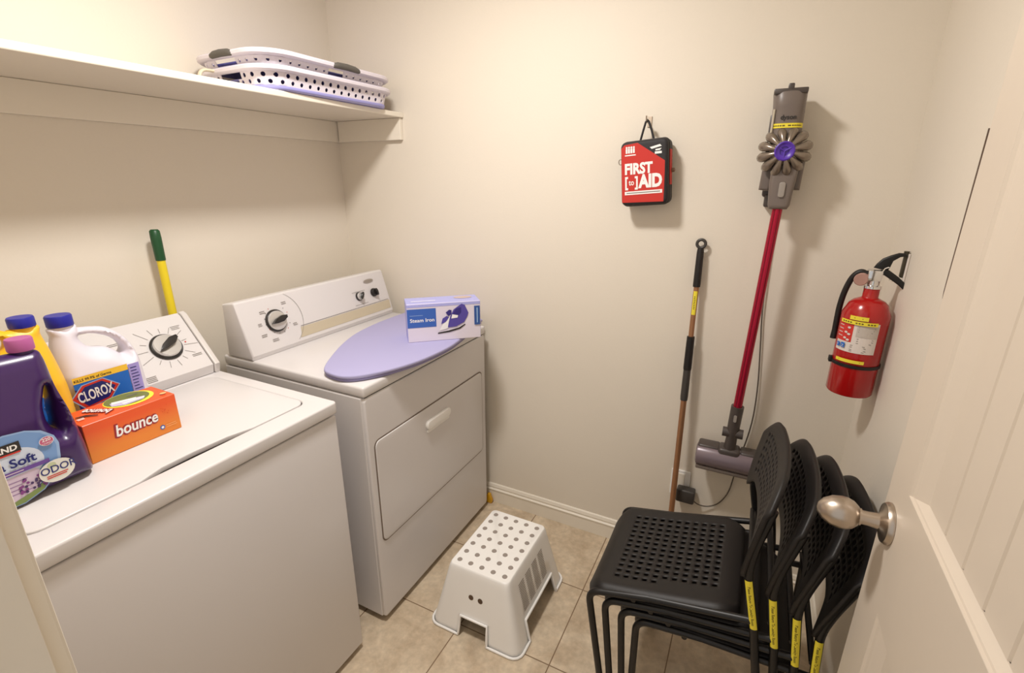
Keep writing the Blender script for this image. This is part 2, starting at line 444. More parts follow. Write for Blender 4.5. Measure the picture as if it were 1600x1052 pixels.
for px, py, ang in ((ba+.026, .03, 0), (-ba-.026, .03, 0), (0, -bb-.026, 90), (0, bb+.026, 90)):
    bm = bmesh.new()
    d = V((0, 1, 0)) if ang == 0 else V((1, 0, 0)); L = .062 if ang == 0 else .055
    tube(bm, [V((px, py, .036))+d*(L*s)+V((0, 0, -.006*abs(s)**3)) for s in (-1, -.9, -.6, 0, .6, .9, 1)], [.004, .008, .0105, .011, .0105, .008, .004], 12)
    finish(bm, 'rubber_handle', hand_g, b2, 60)

bm = bmesh.new(); tube(bm, smooth_path([(-.05, -bb-.020, .060), (-.05, -bb-.075, .058), (-.05, -bb-.082, .004), (-.02, -bb-.030, .004)], .025), .008, 10, flat=.6); finish(bm, 'loop_handle', mat('beige_strap', (214, 202, 176), .6), b1, 60)
# ------------------------------------------------------------------ washer and dryer
def knob(parent, c, nrm, upv, r, pointer, silver=True, name='knob', label=None):
    m = basis(c, V(nrm).cross(V(upv)).normalized()*-1, upv, nrm)
    bm = bmesh.new()
    lathe(bm, [(r, 0), (r, .004), (r*.93, .007), (r*.86, .0065), (r*.86, .006)], 36, 0, m)
    lathe(bm, [(r*.86, .005), (r*.84, .013), (r*.80, .016), (0, .0165)], 36, 1 if silver else 0, m)
    q = m @ Matrix.Rotation(pointer, 4, 'Z')
    k = len(bm.verts)
    b2_ = bmesh.new(); plate(b2_, [[(-.82*r, -.02*r), (-.3*r, -.2*r), (.3*r, -.28*r), (.8*r, -.12*r), (.86*r, .1*r), (.4*r, .27*r), (-.3*r, .2*r)]], .012, .002, Matrix.Translation((0, 0, .022)), 0)
    for f in b2_.faces:
        vs = [bm.verts.new(q @ v.co) for v in f.verts]; bm.faces.new(vs).material_index = 0
    bmesh.ops.remove_doubles(bm, verts=bm.verts, dist=1e-6)
    o = finish(bm, name, [knob_dk, knob_face], parent, 35)
    if label: o['label'] = label
    return o
def console_body(bm, prof, y0, y1, bev=.006, mi=0):
    """prof = (x, z) side outline extruded along y with rounded edges"""
    plate(bm, [prof], y1-y0, bev, basis((0, (y0+y1)/2, 0), (1, 0, 0), (0, 0, 1), (0, -1, 0)), mi)

# dryer: x .13-.785, y -.792..-.053
dr = empty('clothes_dryer', 'white front-loading clothes dryer beside the corner with ironing board on top', 'dryer', (.45, -.4225, 0))
L = lambda x, y, z: V((x-.45, y+.4225, z))
DX0, DX1, DY0, DY1, HT = .135, .785, -.792, -.053, .914
bm = bmesh.new(); box(bm, L(DX0, DY0, .025), L(DX1-.012, DY1, .876), .004)
finish(bm, 'cabinet', enamel, dr)
bm = bmesh.new()
plate(bm, [rrect(DY0+.002, .022, DY1-.002, .875, .014)], .02, .006, basis(L(DX1-.010, 0, 0), (0, 1, 0), (0, 0, 1), (1, 0, 0)))
finish(bm, 'front_panel', enamel, dr, 40)
bm = bmesh.new()
box(bm, L(DX0, DY0, .878), L(DX1+.002, DY1, HT), .008, 3); finish(bm, 'top_panel', enamel, dr, 40)
bm = bmesh.new()
mF = basis(L(DX1+.0012, 0, 0), (0, 1, 0), (0, 0, 1), (1, 0, 0))
plate(bm, [rrect(-.768, .329, -.088, .720, .024), rrect(-.764, .333, -.092, .716, .021)], .0012, 0, mF)
finish(bm, 'door_gap', seam_m, dr)
bm = bmesh.new(); plate(bm, [rrect(-.764, .3335, -.092, .7155, .021)], .006, .003, basis(L(DX1+.0015, 0, 0), (0, 1, 0), (0, 0, 1), (1, 0, 0)))
dd = finish(bm, 'dryer_door', enamel, dr, 40)
bm = bmesh.new(); plate(bm, [rrect(-.505, .632, -.352, .666, .016)], .014, .004, basis(L(DX1+.009, 0, 0), (0, 1, 0), (0, 0, 1), (1, 0, 0)))
plate(bm, [rrect(-.500, .618, -.357, .632, .006)], .008, .002, basis(L(DX1+.006, 0, 0), (0, 1, 0), (0, 0, 1), (1, 0, 0)))
finish(bm, 'door_handle', white_pl, dd, 40)
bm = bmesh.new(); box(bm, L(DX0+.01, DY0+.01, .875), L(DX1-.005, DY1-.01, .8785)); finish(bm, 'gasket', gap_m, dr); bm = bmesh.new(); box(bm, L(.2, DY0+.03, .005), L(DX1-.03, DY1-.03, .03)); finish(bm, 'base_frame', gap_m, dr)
for fx in (.18, .73):
    for fy in (-.75, -.095):
        bm = bmesh.new(); lathe(bm, [(0, 0), (.018, 0), (.016, .012), (.006, .014), (.006, .026), (0, .026)], 16, 0, Matrix.Translation(L(fx, fy, 0))); finish(bm, 'foot', dark_grey, dr, 40)
# console
dp = [(.165, .915), (.292, .915), (.296, .93), (.244, 1.108), (.236, 1.113), (.178, 1.103)]
bm = bmesh.new(); console_body(bm, [(x-.45, z) for x, z in dp], DY0+.4225, DY1+.4225-.006, .006)
con = finish(bm, 'control_console', enamel, dr, 30)
fd = (V((.244, 0, 1.108))-V((.296, 0, .93))).normalized(); fn = V((fd.z, 0, -fd.x))
fo = V((.296, 0, .93))
def cpt(y, s, h=0): return L(*(fo+V((0, y, 0))+fd*s+fn*h))
P = Print(lambda u, v, h: cpt(u, v, h+.0006))
strip = mat('console_strip_tan', (196, 184, 160), .35)
P.poly([(-.585, .012), (-.072, .012), (-.068, .05), (-.572, .05), (-.575, .03)], strip)
P.poly([(-.57, .053), (-.075, .053), (-.075, .0548), (-.57, .0548)], ink)
arc = [(-.655+.105*math.cos(math.radians(a)), .095+.105*math.sin(math.radians(a))) for a in range(-55, 62, 6)]
h = P.lay()
for (a, b), (c, d) in zip(arc, arc[1:]): P.poly([(a, b), (c, d), (c+.0015, d), (a+.0015, b)], ink, h)
for k in range(14):
    a = math.radians(20+k*24)
    if 60 < math.degrees(a) % 360 < 100: continue
    P.ellipse(-.655+.05*math.cos(a), .10+.05*math.sin(a), .0016, .0016, ink_dk if k % 4 else red_print, 6, h=h)
for (u, v, w_) in ((-.62, .155, .02), (-.715, .14, .022), (-.735, .06, .022), (-.70, .035, .03), (-.60, .07, .02), (-.735, .10, .016)):
    P.lines(u, u+w_, (v, v-.006), .002, ink)
P.ellipse(-.165, .155, .03, .0085, mat('grey_badge', (168, 160, 152), .3, .5)); P.text('Whirlpool', -.165, .152, .010, ink, width=None, align='CENTER')
P.lines(-.28, -.20, (.12,), .0015, ink); P.lines(-.28, -.20, (.065,), .0015, ink)
P.done('printed_dial_marks', con)
knob(dr, cpt(-.663, .098, .001), fn, fd, .041, math.radians(12), name='timer_knob', label='large chrome timer knob with black ring')
knob(dr, cpt(-.243, .100, .001), fn, fd, .019, math.radians(60), name='knob', label='small chrome-faced knob')
knob(dr, cpt(-.152, .100, .001), fn, fd, .019, math.radians(100), silver=False, name='knob', label='small black knob')

# washer: x .125-.781, y -1.577..-.892
wa = empty('washing_machine', 'white top-loading washing machine holding detergent jugs and orange box', 'washing machine', (.45, -1.2345, 0))
L = lambda x, y, z: V((x-.45, y+1.2345, z))
WY0, WY1 = -1.577, -.892; XF = .783
bm = bmesh.new(); box(bm, L(.13, WY0+.004, .02), L(XF-.004, WY1-.004, .872), .006, 3); finish(bm, 'cabinet', enamel, wa, 40)
bm = bmesh.new()
deck = rrect(.13-.45, WY0+1.2345, XF+.002-.45, WY1+1.2345, .012)
lid_out = rrect(.285-.45, -1.545+1.2345, .712-.45, -.938+1.2345, .03)
lid_hole = []
for p in lid_out: lid_hole.append(p)
# finger notch at the front edge of the opening
mT = Matrix.Translation((0, 0, .896))
hole = rrect(.282-.45, -1.548+1.2345, .7145-.45, -.935+1.2345, .032)
plate(bm, [deck, hole], .036, .006, mT)
finish(bm, 'top_panel', enamel, wa, 40)
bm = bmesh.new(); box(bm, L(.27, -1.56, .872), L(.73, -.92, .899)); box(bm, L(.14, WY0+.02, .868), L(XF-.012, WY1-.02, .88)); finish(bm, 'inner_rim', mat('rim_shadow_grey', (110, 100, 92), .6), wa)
lid = []
for (x, y) in rrect(.285-.45, -1.545+1.2345, .7125-.45, -.938+1.2345, .03, 8):
    lid.append((x, y))
# scalloped front edge: points inserted between the two front corners
xs = .7125-.45
scal = [(xs, -1.50+1.2345), (xs, -1.36+1.2345), (xs-.016, -1.31+1.2345), (xs-.019, -1.24+1.2345), (xs-.015, -1.16+1.2345), (xs, -1.10+1.2345)]
k = [i for i, p in enumerate(lid) if abs(p[0]-xs) < 1e-6 and p[1] < -1.5+1.2345]
lid = lid+scal          # rrect ends at the lower right corner, so the front edge closes through these points
bm = bmesh.new(); plate(bm, [lid], .014, .003, Matrix.Translation((0, 0, .9085)))
lo_ = finish(bm, 'lid', enamel, wa, 40)
bm = bmesh.new()
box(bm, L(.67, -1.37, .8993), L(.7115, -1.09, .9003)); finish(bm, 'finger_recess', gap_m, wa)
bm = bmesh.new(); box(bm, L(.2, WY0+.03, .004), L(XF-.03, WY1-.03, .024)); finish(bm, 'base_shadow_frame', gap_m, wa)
for fx in (.18, .73):
    for fy in (-1.53, -.935):
        bm = bmesh.new(); lathe(bm, [(0, 0), (.018, 0), (.016, .012), (.006, .014), (.006, .026), (0, .026)], 16, 0, Matrix.Translation(L(fx, fy, 0))); finish(bm, 'foot', dark_grey, wa, 40)
wp = [(.10, .916), (.272, .916), (.278, .945), (.150, 1.092), (.138, 1.097), (.115, 1.085)]
bm = bmesh.new(); console_body(bm, [(x-.45, z) for x, z in wp], WY0+1.2345+.01, WY1-.022+1.2345, .004)
con = finish(bm, 'control_console', enamel, wa, 30)
wp2 = [(.098, .915), (.274, .915), (.281, .945), (.152, 1.095), (.138, 1.100), (.112, 1.087)]
for ya, yb in ((WY1-.020, WY1-.002), (WY0+.002, WY0+.012)):
    bm = bmesh.new(); console_body(bm, [(x-.45, z) for x, z in wp2], ya+1.2345, yb+1.2345, .004); finish(bm, 'end_cap', enamel2, wa, 30)
fd = (V((.150, 0, 1.092))-V((.278, 0, .945))).normalized(); fn = V((fd.z, 0, -fd.x)); fo = V((.278, 0, .945))
def wpt(y, s, h=0): return L(*(fo+V((0, y, 0))+fd*s+fn*h))
P = Print(lambda u, v, h: wpt(u, v, h+.0006))
ku, kv = -1.007, .100; h = P.lay()
for k in range(15):
    a = math.radians(8+k*24.5); c, s_ = math.cos(a), math.sin(a); r0, r1 = .05, .05+.016+.012*(k % 3)
    if s_ > .8 or s_ < -.8: r1 = min(r1, .072)
    t = .0007
    P.poly([(ku+c*r0-s_*t, kv+s_*r0+c*t), (ku+c*r1-s_*t, kv+s_*r1+c*t), (ku+c*r1+s_*t, kv+s_*r1-c*t), (ku+c*r0+s_*t, kv+s_*r0-c*t)], ink, h)
for (u, v, w_, n) in ((-.965, .160, .03, 3), (-1.14, .150, .03, 2), (-.955, .05, .03, 2), (-1.105, .02, .032, 4), (-1.16, .10, .026, 2), (-1.15, .065, .024, 2)):
    P.lines(u, u+w_, [v-.005*i for i in range(n)], .0016, ink)
P.rect(-.952, .098, -.948, .102, red_print)
for u in (-1.25, -1.33, -1.41): P.lines(u, u+.03, (.05, .12), .0016, ink)
P.done('printed_dial_marks', con)
knob(wa, wpt(ku, kv, .001), fn, fd, .044, math.radians(28), name='timer_knob', label='large silver timer knob with dark pointer')

# ------------------------------------------------------------------ ironing board and iron box on the dryer
ib = empty('tabletop_ironing_board', 'lavender covered ironing board with rounded nose lying on the dryer', 'ironing board', (.62, -.42, HT))
lavc = mat('lavender_cloth', (170, 166, 204), .75, bump=.3, scale=700, var=.03)
out = [(.690, -.792), (.735, -.772), (.775, -.72), (.806, -.655), (.830, -.57), (.840, -.48), (.841, -.40), (.832, -.33), (.812, -.23), (.790, -.13), (.768, -.06), (.735, -.035), (.44, -.03), (.41, -.04), (.40, -.07), (.40, -.25), (.408, -.34), (.430, -.45), (.475, -.56), (.53, -.66), (.585, -.745), (.625, -.782)]
sh_out = [(x-.62, y+.42) for x, y in out]
bm = bmesh.new(); plate(bm, [sh_out], .013, .005, Matrix.Translation((0, 0, .0175)), smooth_loops=(0,)); finish(bm, 'padded_cover', lavc, ib, 50)
bm = bmesh.new(); plate(bm, [[(x*.975-.0, y*.99) for x, y in sh_out]], .009, .003, Matrix.Translation((0, 0, .006)), smooth_loops=(0,)); finish(bm, 'board', mat('lavender_edge', (146, 140, 182), .7), ib, 50)

bx_w = mat('box_pearl_white', (222, 214, 226), .35); bx_l = mat('box_lilac', (170, 172, 226), .4)
bx_b = mat('box_blue', (56, 98, 178), .4); bx_n = mat('box_navy', (48, 84, 150), .4); iron_p = mat('iron_purple', (84, 72, 156), .4); iron_d = mat('iron_violet', (52, 42, 120), .4)
a0 = V((.688, -.446, HT+.0245)); a1 = V((.889, -.264, HT+.0245)); U = (a1-a0).normalized(); LW = (a1-a0).length; Nn = V((U.y, -U.x, 0)); HB = .143; DB = .105
ir = empty('steam_iron_box', 'white and lilac steam iron carton standing on the ironing board', 'box', (a0+a1)/2-Nn*DB/2)
ir.rotation_euler.z = math.atan2(U.y, U.x)
bm = bmesh.new(); box(bm, (-LW/2, -DB/2, 0), (LW/2, DB/2, HB), .0012, 1, 0)
bm.faces.ensure_lookup_table()
for f in bm.faces:
    if f.normal.z > .9 or f.calc_center_median().z > HB-.0002: f.material_index = 1
    if abs(f.calc_center_median().x) > LW/2-.0008: f.material_index = 1
finish(bm, 'carton', [bx_w, bx_l], ir)
P = Print(plane_map((-LW/2, -DB/2, 0), (1, 0, 0), (0, 0, 1), (0, -1, 0)))
P.rect(.001, HB-.012, LW-.001, HB-.001, bx_l)
P.rect(.001, .055, .105, .125, bx_b); P.text('Steam Iron', .010, .076, .019, white_print, width=.088, bold=.0003)
P.lines(.01, .06, (.10,), .0015, mat('pale_blue', (150, 180, 220), .5))
# iron picture: sole, body, handle
q = lambda pts: [(LW*.40+x, .018+y) for x, y in pts]
P.poly(q([(.0, .008), (.045, .012), (.085, .022), (.105, .037), (.103, .040), (.08, .027), (.04, .018), (.002, .013)]), ink_dk)
P.poly(q([(.004, .020), (.03, .025), (.05, .033), (.06, .075), (.05, .078), (.035, .055), (.02, .045), (.012, .030)]), white_print)
P.poly(q([(.038, .030), (.07, .032), (.10, .047), (.112, .068), (.117, .082), (.104, .112), (.092, .118), (.062, .098), (.048, .072), (.042, .05)]), iron_p)
P.poly(q([(.05, .07), (.075, .068), (.09, .085), (.09, .105), (.07, .1)]), iron_d)
P.poly(q([(.014, .045), (.03, .052), (.044, .07), (.035, .075), (.02, .066)]), iron_p)
P.poly(q([(.032, .088), (.045, .098), (.054, .096), (.052, .080), (.042, .074)]), iron_d)
P.poly(q([(.052, .064), (.075, .066), (.078, .075), (.056, .08)]), white_print)
P.rect(LW-.024, .052, LW-.003, .125, bx_n); P.rect(LW-.015, .06, LW-.011, .118, mat('pale_blue', (150, 180, 220), .5))
P.done('front_print', ir)
P = Print(plane_map((-LW/2, -DB/2, HB), (1, 0, 0), (0, 1, 0), (0, 0, 1)))
P.rect(.02, .035, .11, .048, mat('pale_lilac', (214, 214, 240), .5)); P.ellipse(LW*.80, .07, .035, .02, mat('carton_tan', (196, 176, 170), .5)); P.done('top_print', ir)

# ------------------------------------------------------------------ orange box of dryer sheets on the washer
or1 = mat('orange_card', (230, 92, 36), .38); or2 = mat('orange_light', (236, 138, 48), .38); or3 = mat('orange_red', (214, 74, 28), .4)
def grad_mat():
    m = bpy.data.materials.new('orange_card_print'); m.use_nodes = True; nt = m.node_tree; b = nt.nodes['Principled BSDF']; b.inputs['Roughness'].default_value = .38
    tc = nt.nodes.new('ShaderNodeTexCoord'); sp = nt.nodes.new('ShaderNodeSeparateXYZ'); nt.links.new(tc.outputs['Object'], sp.inputs[0])
    mr = nt.nodes.new('ShaderNodeMapRange'); mr.inputs[1].default_value = .075; mr.inputs[2].default_value = .02; nt.links.new(sp.outputs['Z'], mr.inputs[0])
    mx = nt.nodes.new('ShaderNodeMix'); mx.data_type = 'RGBA'; mx.inputs[6].default_value = srgb((228, 88, 36)); mx.inputs[7].default_value = srgb((226, 132, 44))
    nt.links.new(mr.outputs[0], mx.inputs[0]); nt.links.new(mx.outputs[2], b.inputs['Base Color']); return m
ZT = .9155
bn = empty('dryer_sheet_box', 'orange cardboard box of dryer sheets lying on the washer lid', 'box', (.505, -1.277, ZT+.0005))
BL, BD, BH = .190, .098, .092
bm = bmesh.new(); box(bm, (-BD/2, -BL/2, 0), (BD/2, BL/2, BH), .0012, 1); finish(bm, 'carton', grad_mat(), bn)
P = Print(plane_map((BD/2, -BL/2, 0), (0, 1, 0), (0, 0, 1), (1, 0, 0)))
P.text('bounce', .052, .040, .040, mat('maroon_print', (150, 28, 40), .4), width=.092, bold=.0032, shear=.15)
P.text('bounce', .054, .0405, .038, white_print, width=.088, bold=.0008, shear=.15)
P.ellipse(.148, .020, .0055, .0055, bx_b); P.ellipse(.148, .020, .003, .003, white_print); P.lines(.156, .184, (.022, .017), .0012, mat('pale_orange', (240, 180, 120), .5))
h = P.lay()
for i in range(9): P.ellipse(.152+random.random()*.016, .05+random.random()*.028, .0011, .0011, or3, 6, h=h)
P.done('front_print', bn)
P = Print(plane_map((BD/2, -BL/2, BH), (0, 1, 0), (-1, 0, 0), (0, 0, 1)))
P.ellipse(.122, .064, .050, .046, mat('lemon_print', (246, 226, 60), .4)); P.ellipse(.120, .068, .045, .040, mat('meadow_green', (112, 120, 62), .5))
P.poly([(.08, .05), (.10, .033), (.14, .035), (.15, .05), (.12, .062), (.085, .07)], mat('towel_lilac', (200, 190, 222), .5))
P.poly([(.085, .06), (.13, .05), (.135, .058), (.09, .074)], white_print); P.poly([(.10, .04), (.145, .04), (.146, .047), (.10, .05)], white_print)
P.lines(.125, .15, (.075, .08), .002, ink)
P.text('bounce', .075, .030, .030, mat('maroon_print', (150, 28, 40), .4), width=.062, bold=.0026, rot=math.radians(118)+PI/90)
P.text('bounce', .0745, .031, .029, white_print, width=.060, bold=.0006, rot=math.radians(118)+PI/90)
P.poly([(.012, .055), (.03, .050), (.045, .030), (.043, .026), (.028, .042), (.012, .050)], mat('slot_dark', (70, 30, 20), .8))
P.lines(.008, .022, (.03, .036), .003, white_print); P.ellipse(.175, .02, .007, .006, mat('pale_orange', (240, 180, 120), .5))
P.done('top_print', bn)

# ------------------------------------------------------------------ jugs on the washer
def crsp(lp, k=6):
    pp = [V((p[0], p[1])) for p in lp]; n = len(pp); out = []
    for i in range(n):
        a, b, c, d = pp[i-1], pp[i], pp[(i+1) % n], pp[(i+2) % n]
        for j in range(k):
            t = j/k; out.append(.5*((2*b)+(c-a)*t+(2*a-5*b+4*c-d)*t*t+(-a+3*b-3*c+d)*t**3))
    return out
def inflate(bm, loops, thick, R_, grid=.006):
    """rounded solid from an outline with holes: thickness grows from the edge like a quarter ellipse"""
    from mathutils.geometry import delaunay_2d_cdt
    loops = [crsp(l) for l in loops]
    segs = [(l[i], l[(i+1) % len(l)]) for l in loops for i in range(len(l))]
    def inside(p):
        c = False
        for a, b in segs:
            if (a.y > p.y) != (b.y > p.y) and p.x < (b.x-a.x)*(p.y-a.y)/(b.y-a.y)+a.x: c = not c
        return c
    def dist(p):
        m = 9
        for a, b in segs:
            ab = b-a; t = max(0, min(1, (p-a).dot(ab)/max(ab.length_squared, 1e-12))); m = min(m, (p-a-ab*t).length)
        return m
    pts = []; edges = []
    for l in loops:
        k = len(pts); pts += l; edges += [(k+i, k+(i+1) % len(l)) for i in range(len(l))]
    nb = len(pts)
    for l in loops:
        for i in range(0, len(l)):
            t = (l[(i+1) % len(l)]-l[i-1]); t.normalize(); nn = V((-t.y, t.x))
            for d in (.0007, .0022, .005):
                for sg in (1, -1):
                    p = l[i]+nn*d*sg
                    if inside(p) and dist(p) > d*.93: pts.append(p)
    x0, x1 = min(p.x for p in loops[0]), max(p.x for p in loops[0]); y0, y1 = min(p.y for p in loops[0]), max(p.y for p in loops[0])
    y = y0+grid/2; r = 0
    while y < y1:
        x = x0+grid/2*(1+(r % 2))
        while x < x1:
            p = V((x, y))
            if inside(p) and dist(p) > .0075: pts.append(p)
            x += grid
        y += grid*.87; r += 1
    vo, eo, fo_, _, _, _ = delaunay_2d_cdt(pts, edges, [], 0, 1e-6)
    def th(p):
        d = min(dist(p), R_)/R_; return thick*math.sqrt(max(0, 1-(1-d)**2))
    A = {}; B = {}
    for f in fo_:
        c = sum((vo[i] for i in f), V((0, 0)))/len(f)
        if not inside(c): continue
        for i in f:
            if i not in A:
                p = vo[i]; h = th(p) if dist(p) > 1e-5 else 0
                A[i] = bm.verts.new(V((h, p.x, p.y))); B[i] = A[i] if h == 0 else bm.verts.new(V((-h, p.x, p.y)))
        try: bm.faces.new([A[i] for i in f])
        except ValueError: pass
        if any(A[i] is not B[i] for i in f):
            try: bm.faces.new([B[i] for i in f][::-1])
            except ValueError: pass
def jug(name, label, x, y, rz, body_out, holes, T, bevel, m, cap_c, cap_r, cap_h, cap_m, sx=1):
    """outline in (u, z); u runs along local +Y, thickness along local X"""
    t = empty(name, label, 'bottle', (x, y, ZT), (0, 0, rz))
    bm = bmesh.new(); inflate(bm, [body_out]+holes, T/2, bevel)
    zt = cap_c[1]
    for v in bm.verts:
        z = v.co.z/zt; k = 1.0 if z < .56 else 1-.5*min(1, (z-.56)/.36)
        v.co.x *= k
        if v.co.z < .0: v.co.z = 0
        if v.co.z < .012: v.co.x *= 1.0
    o = finish(bm, 'bottle_body', m, t, 75)
    bm = bmesh.new(); cu, cz = cap_c
    mm = Matrix.Translation((0, cu, cz))
    lathe(bm, [(cap_r*.85, -.022), (cap_r*.85, -.002), (cap_r*.92, 0)], 28, 1, mm)
    n = 40; lathe(bm, [(0, 0), (cap_r*.97, 0), (cap_r, .002), (cap_r, cap_h-.003), (cap_r*.93, cap_h), (0, cap_h)], n, 0, mm)
    finish(bm, 'cap', [cap_m, m], t, 40)
    return t
blue_cap = mat('blue_cap', (30, 34, 150), .4)
milky = mat('milky_white_plastic', (222, 217, 226), .42); yel_pl = mat('yellow_plastic', (244, 190, 40), .42)
clz = [(-.094, .006), (-.097, .05), (-.096, .13), (-.092, .165), (-.086, .20), (-.078, .235), (-.076, .256), (-.026, .256), (-.022, .247), (.0, .243), (.03, .236), (.055, .220), (.073, .198), (.084, .17), (.089, .14), (.092, .10), (.094, .05), (.092, .006), (.07, .001), (-.07, .001)]
clh = [[(-.026, .226), (-.018, .206), (-.004, .195), (.022, .188), (.040, .176), (.053, .163), (.061, .172), (.054, .192), (.038, .209), (.014, .222), (-.008, .228)]]
j1 = jug('bleach_jug', 'white bleach jug with blue cap behind the orange box', .345, -1.236, 0, clz, clh, .118, .034, milky, (-.051, .257), .0265, .026, blue_cap)
j1.scale = (.95, .95, 1.03)
lb_b = mat('label_blue', (22, 104, 196), .35); lb_d = mat('label_dark_blue', (30, 38, 110), .35); lb_y = mat('label_yellow', (240, 196, 60), .4)
P = Print(plane_map((.0595, -.013, .019), (0, 1, 0), (0, 0, 1), (1, 0, 0)))
P.rect(-.068, .004, .052, .126, lb_b); P.rect(-.068, .112, .052, .127, lb_y); P.text('KILLS 99.9% of Germs', -.066, .1155, .0085, ink_dk, width=.08, bold=.0002)
P.poly([(-.068, .018), (-.01, .018), (.01, .05), (-.068, .10)], lb_d)
def dia(k): return [(-.052*k-.026, .079), (-.026*k-.026, .079+.026*k), (.018*k-.026, .079+.030*k), (.050*k-.026, .084), (.026*k-.026, .079-.022*k), (-.028*k-.026, .079-.030*k)]
P.poly([(u, v) for u, v in dia(1.06)], mat('pale_blue', (150, 180, 220), .5)); P.poly(dia(1.0), red_print); P.poly(dia(.84), lb_d)
P.text('CLOROX', -.066, .066, .034, white_print, width=.078, bold=.0009, rot=math.radians(4))
P.text('PERFORMANCE', -.064, .032, .014, white_print, width=.078, bold=.0003); P.rect(-.062, .047, .012, .0476, white_print)
P.done('front_label', j1)
P = Print(lambda u, v, h: V((.0598*math.sqrt(max(0, 1-(1-min(.107-u, .034)/.034)**2))+h+.0004, u-.013, v+.019)))
P.rect(.053, .018, .080, .124, mat('label_lilac', (160, 150, 214), .4), 10); h = P.lay()+.0003
for i in range(12): P.rect(.057, .025+.008*i, .057+.012+.008*random.random(), .027+.008*i, lb_d, 5, h)
P.done('side_label', j1)

yz = [(.094, .006), (.096, .05), (.096, .13), (.092, .18), (.086, .23), (.079, .27), (.078, .291), (.032, .291), (.026, .290), (.0, .302), (-.03, .301), (-.06, .282), (-.08, .245), (-.089, .20), (-.092, .14), (-.094, .05), (-.092, .006), (-.07, .001), (.07, .001)]
yh = [[(.016, .270), (.002, .279), (-.03, .277), (-.055, .256), (-.062, .232), (-.050, .222), (-.02, .238), (.008, .252)]]
j2 = jug('yellow_bottle', 'yellow plastic jug with blue cap between purple bottle and white jug', .400, -1.421, 0, yz, yh, .105, .034, yel_pl, (.055, .292), .0225, .022, blue_cap)
P = Print(plane_map((.0532, 0, 0), (0, 1, 0), (0, 0, 1), (1, 0, 0)))
P.rect(-.075, .03, .062, .145, lb_b); 
for i in range(14): P.ellipse(.0+random.random()*.058, .05+random.random()*.09, .004, .003, white_print, 8)
P.done('front_label', j2)

purp = mat('purple_plastic', (56, 26, 84), .3, coat=.2); pink = mat('pink_cap', (176, 92, 150), .4)
# outline relative to y=-1.48
pz = [(-.094, .004), (-.097, .05), (-.096, .16), (-.094, .22), (-.082, .255), (-.05, .272), (.0, .279), (.040, .279), (.076, .277), (.084, .262), (.086, .235), (.087, .205), (.090, .18), (.095, .15), (.100, .11), (.104, .07), (.105, .04), (.104, .006), (.08, .001), (-.08, .001)]
ph = [[(.073, .206), (.064, .186), (.058, .165), (.057, .142), (.061, .122), (.067, .114), (.070, .122), (.0705, .142), (.0735, .172)]]
j3 = jug('detergent_bottle', 'large purple laundry detergent bottle with pink cap at the left edge', .548, -1.482, 0, pz, ph, .118, .03, purp, (.059, .281), .0205, .024, pink)
sky = mat('label_sky', (120, 156, 206), .4); lavp = mat('label_towel', (206, 188, 206), .5); grn = mat('label_green', (122, 140, 80), .6)
P = Print(plane_map((.0594, 0, 0), (0, 1, 0), (0, 0, 1), (1, 0, 0)))
arc_ = [(-.085, .008), (-.085, .12), (-.06, .140), (-.02, .150), (.01, .146), (.032, .136), (.048, .118), (.052, .10), (.048, .07), (.034, .04), (.012, .018), (-.02, .006)]
P.poly(arc_, mat('pale_blue', (150, 180, 220), .5)); P.poly([(-.084, .010), (-.084, .118), (-.06, .137), (-.02, .147), (.01, .143), (.030, .132), (.044, .114), (.047, .098), (.043, .07), (.030, .042), (.008, .021), (-.02, .010)], sky)
P.ellipse(-.02, .085, .045, .035, mat('cloud_white', (206, 216, 232), .5)); P.poly([(-.084, .01), (-.084, .062), (.008, .068), (.022, .05), (-.005, .018)], lavp)
P.lines(-.08, .0, (.03, .038, .046, .054), .0018, mat('towel_crease', (150, 120, 160), .6))
P.poly([(-.06, .008), (-.03, .018), (.0, .026), (.028, .046), (.036, .05), (.03, .04), (.01, .02), (-.02, .009)], grn)
h = P.lay()
for i in range(46): P.ellipse(-.022+random.random()*.04, .028+random.random()*.026, .0026, .0026, (purp, mat('violet_petals', (128, 62, 128), .6))[i % 2], 7, h=h+.00002*i)
P.rect(-.084, .112, -.002, .132, ink_dk); P.rect(-.083, .110, -.004, .113, red_print); P.text('KIRKLAND', -.079, .117, .015, white_print, width=.072, bold=.0005, shear=.1)
P.text('Ultra Soft', -.080, .084, .024, lb_d, width=.093, bold=.0006); P.rect(-.075, .070, .030, .078, mat('label_violet', (104, 72, 150), .4)); P.lines(-.07, .0, (.073,), .002, lavp)
P.ellipse(.034, .113, .011, .0095, white_print); P.ellipse(.034, .113, .010, .0085, mat('badge_pink', (196, 92, 130), .4)); P.text('220', .034, .113, .009, white_print, bold=.0002, align='CENTER'); P.text('LOADS', .034, .107, .005, white_print, align='CENTER')
P.ellipse(.036, .048, .028, .023, mat('badge_cream', (222, 220, 210), .4)); P.ellipse(.030, .062, .007, .006, mat('badge_pale_green', (190, 196, 160), .5))
P.text('ODOR', .0105, .046, .021, lb_d, width=.056, bold=.0002); P.lines(.018, .055, (.040, .036), .002, red_print)
P.done('front_label', j3)

